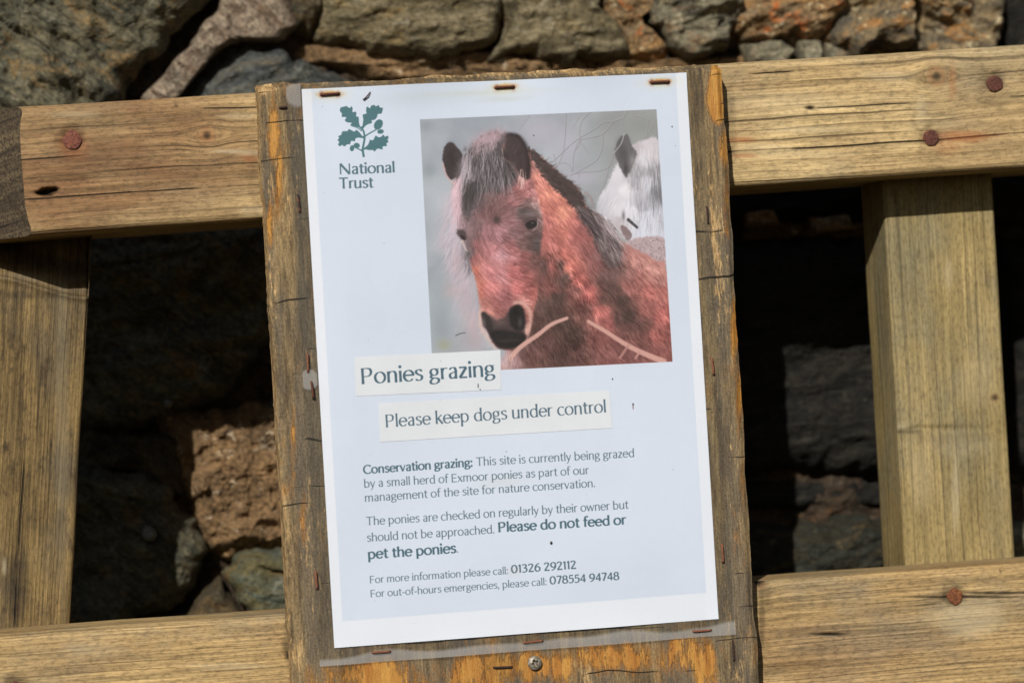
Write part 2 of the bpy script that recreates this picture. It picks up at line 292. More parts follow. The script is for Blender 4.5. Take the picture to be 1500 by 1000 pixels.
    c.poly(Z((422, 446), (438, 434), (456, 432), (465, 440), (462, 454), (446, 463), (430, 462)), (38, 33, 34), 3, .92, .6); c.line(Z((416, 436), (436, 424), (458, 424), (468, 434)), 1.6, 1.2, (74, 60, 60), .8, .8); c.blob(*Z((449, 442))[0], 1.3, .9, (150, 146, 150), .8)
    c.blob(*Z((440, 408))[0], 10, 3, (128, 118, 122), .6, -.1); c.line(Z((468, 432), (466, 455), (450, 470)), 1.6, 1.2, (178, 158, 160), .7, .9)
    c.line(Z((470, 428), (486, 442)), 1.4, 1, (206, 170, 166), .6, .9); c.blob(*Z((436, 408))[0], 9, 2.5, (120, 104, 106), .35)
    c.poly(Z((172, 468), (200, 470), (208, 495), (195, 505), (178, 490)), (70, 58, 60), 5, .85, 1.5)
    c.line(Z((188, 490), (202, 502)), 2.6, 2, (26, 20, 22), .9, .7); c.line(Z((192, 508), (200, 530), (212, 548)), 3, 2, (206, 186, 180), .8, 1)
    c.line(Z((214, 550), (205, 575)), 5, 3, (96, 94, 92), .7, 2)
    # ears
    c.poly(Z((120, 190), (130, 160), (150, 148), (172, 165), (195, 200), (185, 250), (165, 275), (150, 285), (135, 265), (122, 225)), (66, 56, 58), 3.2, .97, 1.3)
    c.blob(*Z((150, 210))[0], 7, 17, (48, 40, 42), .8, 0); c.hair(rng, Z((130, 170), (185, 190), (180, 260), (140, 260)), 120, 7, .8, lambda x, y: 1.2, .2, .5, 1.15, None, .4, .3)
    c.line(Z((120, 225), (135, 270), (160, 300)), 2, 1.6, (214, 168, 164), .8, .9)
    c.poly(Z((345, 130), (360, 114), (392, 120), (420, 150), (435, 200), (440, 250), (430, 285), (405, 270), (380, 230), (345, 205), (330, 190), (342, 160)), (66, 54, 56), 3.2, .97, 1.3)
    c.line(Z((350, 118), (395, 125), (425, 165), (437, 225), (432, 270)), 5, 6, (44, 34, 36), .7, 4); c.blob(*Z((338, 170))[0], 3, 10, (186, 132, 122), .85, .3)
    c.hair(rng, Z((350, 140), (410, 150), (425, 240), (370, 220)), 200, 8, .8, lambda x, y: 2.0, .22, .5, 1.12, None, .4, .3)
    # forelock
    fl = Z((170, 260), (195, 190), (240, 150), (300, 115), (345, 130), (335, 200), (385, 235), (390, 280), (350, 310), (320, 330), (290, 320), (250, 345), (225, 385), (195, 400), (175, 330))
    c.poly(fl, (90, 82, 84), 12, .93, 7, seed=6, rs=5)
    c.poly(Z((200, 300), (260, 300), (262, 340), (236, 380), (222, 425), (200, 420)), (86, 78, 80), 10, .85, 5, seed=16)
    c.blob(*Z((285, 135))[0], 22, 9, (176, 150, 160), .85, -.3); c.blob(*Z((222, 220))[0], 6, 22, (140, 128, 136), .7, .25); c.blob(*Z((365, 250))[0], 8, 10, (92, 76, 76), .7)
    def ff(x, y):
        zx, zy = (x - 600) * 2.5, (y - 150) * 2.5
        return 1.78 - (zx - 210) * .0030 + (zy - 200) * .0007
    top = Z((195, 190), (235, 150), (300, 125), (340, 145), (335, 200), (380, 240), (385, 270), (320, 300), (240, 320), (195, 330))
    for n_, L_, col_, a_ in ((420, 26, (62, 56, 58), .5), (300, 30, (120, 110, 116), .42), (170, 32, (168, 156, 164), .4), (260, 22, (48, 44, 46), .5), (120, 28, (186, 172, 182), .36)):
        c.hair(rng, top, n_, L_, 1.1, ff, .16, a_, 1, col_, .13, .3)
    c.hair(rng, Z((190, 190), (230, 165), (225, 260), (190, 330)), 110, 36, 1.0, ff, .1, .5, 1, (182, 168, 180), .09, .25)
    c.hair(rng, Z((200, 280), (250, 290), (235, 340), (205, 360)), 160, 22, 1.1, lambda x, y: 1.75, .14, .5, 1, (66, 60, 62), .12, .25)
    c.hair(rng, Z((225, 150), (300, 112), (345, 118), (320, 160), (240, 180)), 200, 16, 1.2, lambda x, y: 2.1, .08, .3, 1, (180, 152, 162), .4, .3)
    c.hair(rng, Z((160, 290), (190, 260), (190, 400), (165, 420)), 160, 24, 1.0, lambda x, y: 1.75, .08, .5, 1, (214, 180, 192), .12, .2)
    c.hair(rng, Z((230, 160), (300, 112), (350, 118), (300, 150)), 130, 9, .8, lambda x, y: -1.9, .06, .35, 1, (190, 158, 166), .5, .3)
    c.hair(rng, Z((390, 240), (425, 250), (425, 290), (395, 280)), 26, 15, 1.3, lambda x, y: 1.6, .05, .7, 1, (214, 176, 172), .12, .2)
    # pale stems in the foreground
    c.line(Z((350, 960), (400, 900), (470, 850), (520, 812), (575, 790)), 7.5, 5, (212, 162, 152), .92, 1.2)
    c.line(Z((655, 802), (720, 840), (790, 885), (860, 920), (930, 948)), 5, 8.5, (210, 158, 148), .92, 1.2)
    c.line(Z((800, 890), (770, 935)), 4, 4, (186, 132, 126), .8, 1.2); c.line(Z((840, 915), (828, 935)), 4, 4, (196, 142, 136), .8, 1.2)
    c.blob(*Z((345, 950))[0], 9, 10, (200, 172, 178), .8); c.hair(rng, Z((335, 925), (400, 920), (400, 970), (335, 980)), 60, 10, 1, lambda x, y: 1.6, .25, .5, .9, None, .2, .2)
    c.line(Z((168, 854), (185, 846), (203, 843)), 1.3, 1.0, (70, 70, 78), .85, .5)
    k_ = np.array([.22, .56, .22])
    for ax in (0, 1): c.a = k_[0] * np.roll(c.a, 1, ax) + k_[1] * c.a + k_[2] * np.roll(c.a, -1, ax)
    # sun-faded ink: a slight lift of the blacks
    gr_ = c.a.mean(2, keepdims=True); c.a = gr_ + (c.a - gr_) * .84
    c.a = 126 + (c.a - 128) * 1.08
    c.a += (rng.normal(0, 1, c.a.shape[:2])[..., None]) * 2.4
    return c

# ---------------------------------------------------------------- lettering (humanist strokes with modulated weight)
def E(cx, cy, rx, ry, a0, a1, n=22):
    return [(cx + rx * math.cos(math.radians(a0 + (a1 - a0) * i / n)), cy + ry * math.sin(math.radians(a0 + (a1 - a0) * i / n))) for i in range(n + 1)]
def C(*p): return [tuple(q) for q in smooth(p, False, 6)]
def L(*p): return list(p)
DOT = 'dot'
GL = {
 'a': (445, [C((95, 415), (150, 468), (225, 485), (310, 455), (340, 360), (340, 250)), L((340, 330), (340, 0)), C((340, 290), (240, 272), (120, 215), (88, 120), (140, 25), (230, 18), (340, 105))]),
 'b': (520, [L((95, 740), (95, 0)), E(255, 245, 190, 232, 148, -148)]),
 'c': (430, [E(262, 246, 200, 236, 48, 312)]),
 'd': (520, [L((425, 740), (425, 0)), E(265, 245, 190, 232, 32, 328)]),
 'e': (480, [C(*E(255, 246, 198, 236, 8, 318, 14)), ('w', .62, L((62, 270), (448, 270)))]),
 'f': (300, [C((318, 715), (262, 740), (190, 728), (148, 670), (135, 560)), L((135, 590), (135, 0)), ('w', .62, L((30, 468), (285, 468)))]),
 'g': (470, [E(225, 335, 145, 145, 0, 360), ('w', .8, C((330, 430), (380, 462), (445, 478))), C((150, 215), (92, 165), (100, 105), (190, 75), (320, 60), (405, 5), (400, -90), (310, -165), (190, -185), (85, -150), (60, -80), (95, -10), (170, 55))]),
 'h': (500, [L((95, 740), (95, 0)), C((95, 350), (150, 440), (245, 482), (350, 462), (400, 370), (402, 280)), L((402, 310), (402, 0))]),
 'i': (190, [L((95, 490), (95, 0)), (DOT, 95, 665)]),
 'k': (440, [L((95, 740), (95, 0)), ('w', .6, L((375, 490), (105, 245))), ('w', 1.05, L((175, 315), (415, 0)))]),
 'l': (190, [L((95, 740), (95, 0))]),
 'm': (760, [L((95, 490), (95, 0)), C((95, 350), (150, 440), (230, 482), (320, 462), (368, 380), (370, 280)), L((370, 310), (370, 0)), C((370, 350), (430, 440), (510, 482), (600, 462), (648, 380), (650, 280)), L((650, 310), (650, 0))]),
 'n': (500, [L((95, 490), (95, 0)), C((95, 350), (150, 440), (245, 482), (350, 462), (400, 370), (402, 280)), L((402, 310), (402, 0))]),
 'o': (520, [E(260, 246, 205, 236, 0, 360)]),
 'p': (520, [L((95, 490), (95, -230)), E(255, 245, 190, 232, 148, -148)]),
 'r': (330, [L((95, 490), (95, 0)), C((95, 330), (140, 420), (210, 472), (320, 470))]),
 's': (390, [C((320, 430), (265, 475), (190, 484), (105, 440), (95, 360), (150, 295), (235, 250), (315, 200), (325, 110), (265, 30), (170, 12), (65, 60))]),
 't': (320, [L((145, 630), (145, 130)), C((145, 160), (155, 60), (205, 15), (295, 40)), ('w', .62, L((35, 470), (295, 470)))]),
 'u': (500, [L((90, 490), (90, 190)), C((90, 210), (95, 90), (160, 18), (260, 18), (350, 70), (402, 150)), L((402, 490), (402, 0))]),
 'v': (430, [L((40, 490), (215, 5)), ('w', .6, L((215, 5), (390, 490)))]),
 'w': (660, [L((40, 490), (185, 5)), ('w', .6, L((185, 5), (325, 470))), L((325, 470), (475, 5)), ('w', .6, L((475, 5), (620, 490)))]),
 'x': (430, [('w', 1.05, L((50, 490), (385, 0))), ('w', .6, L((375, 490), (45, 0)))]),
 'y': (430, [L((40, 490), (225, 20)), ('w', .6, C((390, 490), (225, 20), (160, -130), (110, -195), (40, -225)))]),
 'z': (400, [('w', .62, L((50, 467), (355, 467))), ('w', 1.05, L((340, 460), (60, 20))), ('w', .62, L((45, 22), (360, 22)))]),
 'N': (740, [('w', .65, L((105, 700), (105, 0))), ('w', 1.1, L((105, 700), (630, 10))), ('w', .65, L((635, 700), (635, 0)))]),
 'T': (590, [L((295, 690), (295, 0)), ('w', .65, L((25, 678), (565, 678)))]),
 'P': (560, [L((100, 700), (100, 0)), C((100, 676), (260, 682), (400, 650), (455, 530), (410, 390), (290, 330), (100, 325))]),
 'C': (640, [E(385, 345, 310, 342, 42, 318)]),
 'E': (530, [L((100, 700), (100, 0)), ('w', .65, L((100, 678), (470, 678))), ('w', .65, L((100, 360), (430, 360))), ('w', .65, L((100, 22), (480, 22)))]),
 'F': (500, [L((100, 700), (100, 0)), ('w', .65, L((100, 678), (460, 678))), ('w', .65, L((100, 350), (410, 350)))]),
 '0': (560, [E(280, 345, 200, 335, 0, 360)]), '1': (290, [L((165, 690), (165, 0)), ('w', .7, L((170, 680), (60, 600)))]),
 '2': (480, [C((70, 590), (130, 670), (230, 688), (345, 640), (360, 530), (290, 380), (170, 190), (70, 35)), ('w', .8, L((65, 28), (430, 28)))]),
 '3': (480, [C((75, 625), (180, 685), (310, 655), (350, 550), (290, 430), (170, 375)), C((170, 375), (320, 350), (385, 230), (340, 80), (200, 5), (60, 50))]),
 '4': (500, [('w', .65, L((345, 690), (45, 205))), ('w', .75, L((45, 200), (460, 200))), L((345, 690), (345, 0))]),
 '5': (470, [('w', .75, L((385, 672), (130, 672))), ('w', .7, L((130, 680), (115, 385))), C((115, 395), (220, 432), (350, 390), (395, 240), (330, 70), (190, 5), (55, 45))]),
 '6': (510, [C((395, 685), (240, 620), (110, 440), (75, 260)), E(255, 215, 180, 208, 0, 360)]),
 '7': (450, [('w', .75, L((45, 672), (400, 672))), L((400, 672), (160, 0))]),
 '8': (510, [E(255, 525, 150, 160, 0, 360), E(255, 185, 190, 180, 0, 360)]),
 '9': (510, [C((115, 0), (270, 70), (400, 240), (435, 430)), E(255, 475, 180, 208, 0, 360)]),
 '.': (190, [(DOT, 90, 45)]), ':': (200, [(DOT, 95, 45), (DOT, 95, 420)]), ',': (190, [(DOT, 95, 45), ('w', .6, L((110, 50), (60, -120)))]),
 '-': (300, [('w', .8, L((45, 240), (255, 240)))]), ' ': (230, []),
}

class Print:
    """The sheet's ink at K texture pixels per millimetre; (0,0) is the sheet's top left corner."""
    K = 6.0
    def __init__(s):
        s.w, s.h = int(210 * s.K), int(297 * s.K)
        s.a = np.empty((s.h, s.w, 3)); s.a[:] = (212, 219, 231)
    @classmethod
    def uv(cls, x, y):
        p = at(x, y, 0.0)
        return np.array([(p[0] + .105) * 1000 * cls.K, (.1485 - p[2]) * 1000 * cls.K])
    def stroke(s, P, W, col, al=1.0):
        m = W.max() + 2
        x0, y0 = (P.min(0) - m).astype(int); x1, y1 = (P.max(0) + m).astype(int) + 1
        x0, y0 = max(0, x0), max(0, y0); x1, y1 = min(s.w, x1), min(s.h, y1)
        if x1 <= x0 or y1 <= y0: return
        X, Y = np.meshgrid(np.arange(x0, x1) + .5, np.arange(y0, y1) + .5)
        d = np.full(X.shape, 1e9); n = len(P) - 1
        for i in range(n):
            ax, ay = P[i]; ex, ey = P[i + 1] - P[i]; Ln = math.hypot(ex, ey) + 1e-9
            t = ((X - ax) * ex + (Y - ay) * ey) / Ln ** 2; tc = np.clip(t, 0, 1)
            q = np.hypot(X - ax - tc * ex, Y - ay - tc * ey) - (W[i] + (W[i + 1] - W[i]) * tc) / 2
            if i == 0: q = np.where(t < 0, np.maximum(np.abs((X - ax) * ey - (Y - ay) * ex) / Ln - W[0] / 2, -t * Ln), q)
            if i == n - 1: q = np.where(t > 1, np.maximum(np.abs((X - ax) * ey - (Y - ay) * ex) / Ln - W[-1] / 2, (t - 1) * Ln), q)
            d = np.minimum(d, q)
        a = (al * np.clip(.5 - d, 0, 1))[..., None]
        s.a[y0:y1, x0:x1] = s.a[y0:y1, x0:x1] * (1 - a) + np.array(col, float) * a
    def disc(s, c0, r, col, al):
        x0, y0 = (c0 - r - 2).astype(int); x1, y1 = (c0 + r + 3).astype(int)
        X, Y = np.meshgrid(np.arange(x0, x1) + .5, np.arange(y0, y1) + .5)
        a = (al * np.clip(r + .5 - np.hypot(X - c0[0], Y - c0[1]), 0, 1))[..., None]
        s.a[y0:y1, x0:x1] = s.a[y0:y1, x0:x1] * (1 - a) + np.array(col, float) * a
    def text(s, txt, p0, p1, cap, thick, thin, col, al=1.0):
        a, b = s.uv(*p0), s.uv(*p1); d = b - a; run = math.hypot(*d); d /= run; up = np.array([d[1], -d[0]])
        sy = cap * math.hypot(*(s.uv(p0[0], p0[1] - 1) - a)) / 700
        first = 60 if txt[0] not in 'TCw' else 30
        tot = sum(GL[ch][0] for ch in txt) - first - 50; sx = run / tot; x = -first
        for ch in txt:
            adv, st = GL[ch]
            for q in st:
                k = 1.0
                if q[0] == DOT:
                    c0 = a + d * (x + q[1]) * sx + up * q[2] * sy; r = thick * .62 * sy
                    s.disc(c0, r, col, al); continue
                if q[0] == 'w': k, q = q[1], q[2]
                Q = np.array(q, float)
                if len(Q) == 2:
                    Q = np.array([Q[0] + (Q[1] - Q[0]) * t for t in (0, .12, .3, .7, .88, 1)])
                    W = k * thick * np.array([1.16, 1.05, .98, .98, 1.05, 1.16])
                else:
                    g = np.gradient(Q, axis=0); th = np.arctan2(g[:, 1], g[:, 0])
                    W = (thin + (thick - thin) * np.abs(np.sin(th - .12)) ** 1.3) * (1 if k == 1 else .75)
                P = a + np.outer((x + Q[:, 0]) * sx, d) + np.outer(Q[:, 1] * sy, up)
                s.stroke(P, W * (sx + sy) / 2, col, al)
            x += adv

def paint_sheet():
    P = Print(); rng = np.random.default_rng(11); K = P.K
    X, Y = np.meshgrid(np.arange(P.w) / K, np.arange(P.h) / K)       # millimetres
    # ink edge: the scanned sheet was printed with an unprinted margin
    n = fbm(X / 60, Y / 60, 2, 3)[..., None]
    P.a[:] = np.array((208, 217, 233)) + (n - .5) * 8
    m = np.maximum(sstep(5.6, 4.6, X), np.maximum(sstep(203.6, 204.4, X), sstep(282.2, 283.2, Y + (X - 105) * .004)))[..., None]
    P.a = P.a * (1 - m) + np.array((224, 229, 239)) * m
    # photograph
    can = paint_ponies(); q = [np.array(v, float) for v in ((614.5, 175.5), (961, 160.5), (985, 529.5), (633.5, 546.5))]
    uvq = np.array([P.uv(*v) for v in q])
    x0, y0 = uvq.min(0).astype(int) - 2; x1, y1 = uvq.max(0).astype(int) + 3
    GX, GY = np.meshgrid(np.arange(x0, x1) + .5, np.arange(y0, y1) + .5)
    # texture pixel -> photo pixel (project the sheet point)
    pts = np.stack([GX.ravel() / K / 1000 - .105, np.zeros(GX.size), .1485 - GY.ravel() / K / 1000], 1)
    dd = (pts - CAM_POS) @ CAM_M; s_ = FOCAL / 36 * 1500
    px = (750 + s_ * dd[:, 0] / dd[:, 1] - can.x0) * can.k; py = (500 - s_ * dd[:, 2] / dd[:, 1] - can.y0) * can.k
    i = np.clip(px - .5, 0, can.w - 2); j = np.clip(py - .5, 0, can.h - 2); i0 = i.astype(int); j0 = j.astype(int); fi = (i - i0)[:, None]; fj = (j - j0)[:, None]
    A = can.a; smp = (A[j0, i0] * (1 - fi) + A[j0, i0 + 1] * fi) * (1 - fj) + (A[j0 + 1, i0] * (1 - fi) + A[j0 + 1, i0 + 1] * fi) * fj
    smp = smp.reshape(GX.shape + (3,)); sd = can.sdf(GX, GY, uvq); al = np.clip(.5 - sd, 0, 1)[..., None]
    P.a[y0:y1, x0:x1] = P.a[y0:y1, x0:x1] * (1 - al) + smp * al
    ink = (80, 108, 122)
    # emblem: sprig of oak leaves with acorns (points noted on a 6.67x enlargement)
    U = lambda x, y: P.uv(480 + x / 6.667, 140 + y / 6.667)
    teal = (72, 112, 120)
    def fill(pts):
        V = np.array([U(*p) for p in pts]); a0, b0 = V.min(0).astype(int) - 2; a1, b1 = V.max(0).astype(int) + 3
        gx, gy = np.meshgrid(np.arange(a0, a1) + .5, np.arange(b0, b1) + .5); a = np.clip(.5 - can.sdf(gx, gy, V), 0, 1)[..., None]
        P.a[b0:b1, a0:a1] = P.a[b0:b1, a0:a1] * (1 - a) + np.array(teal, float) * a
    leaf = smooth
    fill(smooth([(318, 318), (262, 305), (218, 295), (232, 270), (190, 265), (165, 245), (180, 215), (135, 210), (138, 180), (118, 155), (125, 120), (160, 112), (180, 105), (210, 125), (232, 108), (242, 135), (240, 165), (272, 160), (278, 180), (275, 205), (300, 215), (302, 260), (310, 295)], True, 3))
    fill(smooth([(335, 330), (340, 280), (345, 235), (340, 190), (375, 180), (372, 150), (380, 112), (410, 128), (420, 105), (452, 95), (465, 110), (495, 98), (505, 120), (535, 125), (530, 155), (520, 180), (485, 185), (480, 210), (455, 240), (425, 245), (430, 270), (395, 282), (365, 300)], True, 3))
    fill(smooth([(345, 412), (305, 412), (270, 422), (262, 450), (228, 445), (215, 480), (190, 478), (160, 500), (140, 485), (115, 498), (100, 480), (112, 455), (95, 440), (110, 415), (100, 400), (130, 385), (140, 355), (170, 350), (190, 350), (205, 330), (235, 345), (262, 355), (275, 338), (305, 360), (330, 392)], True, 3))
    fill(smooth([(352, 520), (385, 490), (400, 465), (410, 435), (440, 440), (465, 395), (490, 410), (520, 405), (540, 385), (555, 405), (580, 395), (592, 415), (580, 435), (592, 455), (570, 470), (575, 495), (535, 500), (530, 530), (485, 520), (455, 550), (440, 535), (400, 535)], True, 3))
    for cx, cy, rx, ry, ro in [(492, 287, 40, 54, 30), (513, 355, 32, 22, -8), (281, 490, 31, 25, 8), (236, 517, 22, 30, 10)]:
        c_, s2 = math.cos(math.radians(ro)), math.sin(math.radians(ro))
        fill([(cx + rx * math.cos(t) * c_ - -ry * math.sin(t) * s2 * -1, cy + rx * math.cos(t) * s2 * 1 + ry * math.sin(t) * c_) for t in np.linspace(0, 2 * math.pi, 24)[:-1]])
    for pts, w0, w1 in [([(315, 315), (345, 345), (355, 385), (358, 420), (348, 480), (340, 530), (350, 603)], 16, 22), ([(355, 405), (400, 375), (455, 345), (480, 330)], 14, 10), ([(340, 545), (300, 525), (262, 508)], 14, 10),
                        ([(230, 300), (290, 320), (330, 350)], 5, 10), ([(300, 405), (350, 410)], 16, 22), ([(345, 530), (380, 510)], 14, 20), ([(325, 320), (345, 310)], 26, 24)]:
        Q = np.array([U(*p) for p in smooth(pts, False, 5)]); k = math.hypot(*(U(1, 0) - U(0, 0)))
        P.stroke(Q, np.linspace(w0, w1, len(Q)) * k, teal)
    P.text('National', (497.7, 255.8), (577.4, 252.8), 15.4, 128, 54, ink); P.text('Trust', (497.0, 276.6), (545.8, 275.0), 15.6, 128, 54, ink)
    # two strips of paper stuck over the first print (their print only; the strips are real sheets)
    V = lambda q: np.array([P.uv(*v) for v in q])
    strips = [V(s_) for s_ in STRIPS]
    for V_ in strips:
        a0, b0 = V_.min(0).astype(int) - 9; a1, b1 = V_.max(0).astype(int) + 9
        gx, gy = np.meshgrid(np.arange(a0, a1) + .5, np.arange(b0, b1) + .5); a = np.clip(6.5 - can.sdf(gx, gy, V_), 0, 1)[..., None]
        nn = (fbm(gx / 90, gy / 90, 8, 2)[..., None] - .5) * 6
        P.b = getattr(P, 'b', None) if hasattr(P, 'b') else None
        if P.b is None: P.b = np.empty_like(P.a); P.b[:] = (219, 222, 226)
        P.b[b0:b1, a0:a1] = np.array((218, 222, 228)) + nn
    main = P.a; P.a = P.b
    P.text('Ponies grazing', (530, 562.5), (723.5, 550.4), 23.2, 110, 34, (74, 100, 116)); P.text('Please keep dogs under control', (565.4, 625.6), (887, 603.7), 18.4, 100, 34, (84, 106, 122))
    P.b = P.a; P.a = main
    lt = (94, 114, 130); bd = (74, 102, 116)
    P.text('Conservation grazing:', (532, 693.6), (691.5, 682.6), 12.4, 136, 72, bd); P.text('This site is currently being grazed', (697.5, 682.0), (928.3, 668.9), 12.2, 94, 48, lt)
    P.text('by a small herd of Exmoor ponies as part of our', (533.6, 713.8), (861.5, 693.6), 12.0, 94, 48, lt)
    P.text('management of the site for nature conservation.', (534.7, 734.4), (871, 712.6), 12.0, 94, 48, lt)
    P.text('The ponies are checked on regularly by their owner but', (536.6, 768.9), (919.5, 744.3), 12.2, 94, 48, lt)
    P.text('should not be approached.', (538.0, 792.8), (723.6, 780.4), 12.2, 94, 48, lt); P.text('Please do not feed or', (730.3, 778.8), (915.8, 767.2), 14.2, 138, 72, bd)
    P.text('pet the ponies', (539.8, 818), (667, 808.9), 14.4, 138, 72, bd); P.text('.', (668.6, 808.6), (671.2, 808.4), 12, 94, 48, lt)
    P.text('For more information please call:', (542, 853.7), (743.6, 839.9), 10.6, 94, 48, lt); P.text('01326 292112', (749, 838.7), (843, 831.9), 11.6, 132, 70, (86, 108, 122))
    P.text('For out-of-hours emergencies, please call:', (543, 874.2), (800, 856), 10.6, 94, 48, lt); P.text('078554 94748', (805.3, 854.9), (906, 848.2), 11.4, 132, 70, (86, 108, 122))
    # rust around the staples, specks, small stains
    def stain(arr, x, y, rx, ry, col, al, p=1.0):
        u, v = P.uv(x, y); sx = 2.17 * rx; sy = 2.17 * ry; r = 3
        a0, a1 = max(0, int(u - sx * r)), min(P.w, int(u + sx * r) + 1); b0, b1 = max(0, int(v - sy * r)), min(P.h, int(v + sy * r) + 1)
        if a1 <= a0 or b1 <= b0: return
        gx, gy = np.meshgrid(np.arange(a0, a1) + .5, np.arange(b0, b1) + .5)
        e = ((gx - u) / sx) ** 2 + ((gy - v) / sy) ** 2; w = fbm(gx / 9, gy / 9, int(x), 3)
        a = (al * np.exp(-(e * (.6 + .8 * w)) ** p))[..., None]
        arr[b0:b1, a0:a1] = arr[b0:b1, a0:a1] * (1 - a * (1 - np.array(col, float) / 255))
    for x, y in ((483, 138), (739, 128), (966, 120)):
        stain(P.a, x, y + 1, 22, 8, (255, 240, 196), .8); stain(P.a, x, y, 17, 4.6, (236, 168, 90), .85, 2.0)
        for s2 in (-12, 12): stain(P.a, x + s2, y + 1, 3.2, 4, (150, 70, 30), .9)
        stain(P.a, x, y + .5, 14, 2.2, (140, 66, 30), .9, 2.5)
    stain(P.a, 700, 137, 90, 5, (246, 242, 222), .6); stain(P.a, 600, 148, 90, 12, (240, 243, 240), .5); stain(P.a, 736, 146, 36, 4, (236, 232, 214), .5)
    stain(P.a, 735, 705, 34, 8, (250, 246, 236), .6); stain(P.a, 752, 836, 10, 6, (255, 236, 226), .4)
    for arr in (P.a, P.b):
        for k in range(60):
            x, y = rng.uniform(455, 1040), rng.uniform(120, 930); r = abs(rng.normal(0, .25)) + .2
            stain(arr, x, y, r, r * rng.uniform(.6, 1.6), (60, 48, 46), rng.uniform(.25, .8), 2)
    for x, y, r in ((807, 795, 1.9), (897, 555, .9), (984, 186, .9), (781, 199, .8), (927, 592, 1.3), (741, 661, .6)): stain(P.a, x, y, r, r * 1.3, (8, 6, 6), .95, 3)
    stain(P.b, 700, 565, .9, 3.5, (60, 60, 66), .8, 2); stain(P.b, 703, 571, .7, 2.5, (60, 60, 66), .8, 2)
    stain(P.a, 927, 596, .8, 3.5, (120, 50, 50), .8, 2)
    for arr in (P.a, P.b): np.clip(arr, 0, 255, out=arr)
    return P
STRIPS = [((518, 523), (732.5, 512.5), (733.5, 570.5), (521, 580)), ((554, 590.5), (892.5, 571.5), (896, 626.5), (556.5, 647))]

# ================================================================ materials
def lin(r, g, b):
    f = lambda c: (c / 255 / 12.92) if c / 255 <= .04045 else ((c / 255 + .055) / 1.055) ** 2.4
    return (f(r), f(g), f(b), 1.0)

class Net:
    def __init__(s, name):
        s.m = bpy.data.materials.new(name); s.m.use_nodes = True; s.t = s.m.node_tree; s.t.nodes.clear()
    def n(s, typ, ins=None, **kw):
        nd = s.t.nodes.new(typ)
        for k, v in kw.items(): setattr(nd, k, v)
        for k, v in (ins or {}).items():
            if isinstance(v, bpy.types.NodeSocket): s.t.links.new(v, nd.inputs[k])
            else: nd.inputs[k].default_value = v
        return nd
    def math(s, op, a, b=0.0, c=0.0, clamp=False):
        return s.n('ShaderNodeMath', {0: a, 1: b, 2: c}, operation=op, use_clamp=clamp).outputs[0]
    def mix(s, f, a, b, typ='MIX'):
        nd = s.n('ShaderNodeMix', {0: f, 6: a, 7: b}, data_type='RGBA', blend_type=typ, clamp_factor=True); return nd.outputs[2]
    def ramp(s, v, a, b, lo=0.0, hi=1.0):
        return s.n('ShaderNodeMapRange', {0: v, 1: a, 2: b, 3: lo, 4: hi}, interpolation_type='SMOOTHSTEP').outputs[0]
    def noise(s, vec, sx, sy, sz, detail=3.0, rough=.55, dist=0.0, off=0.0):
        v = s.n('ShaderNodeVectorMath', {0: vec, 1: (sx, sy, sz), 2: (off, off * 1.7, off * .6)}, operation='MULTIPLY_ADD').outputs[0]
        return s.n('ShaderNodeTexNoise', {'Vector': v, 'Scale': 1.0, 'Detail': detail, 'Roughness': rough, 'Distortion': dist}).outputs[0]
    def out(s, bsdf, disp=None):
        o = s.n('ShaderNodeOutputMaterial'); s.t.links.new(bsdf, o.inputs[0]); return s.m

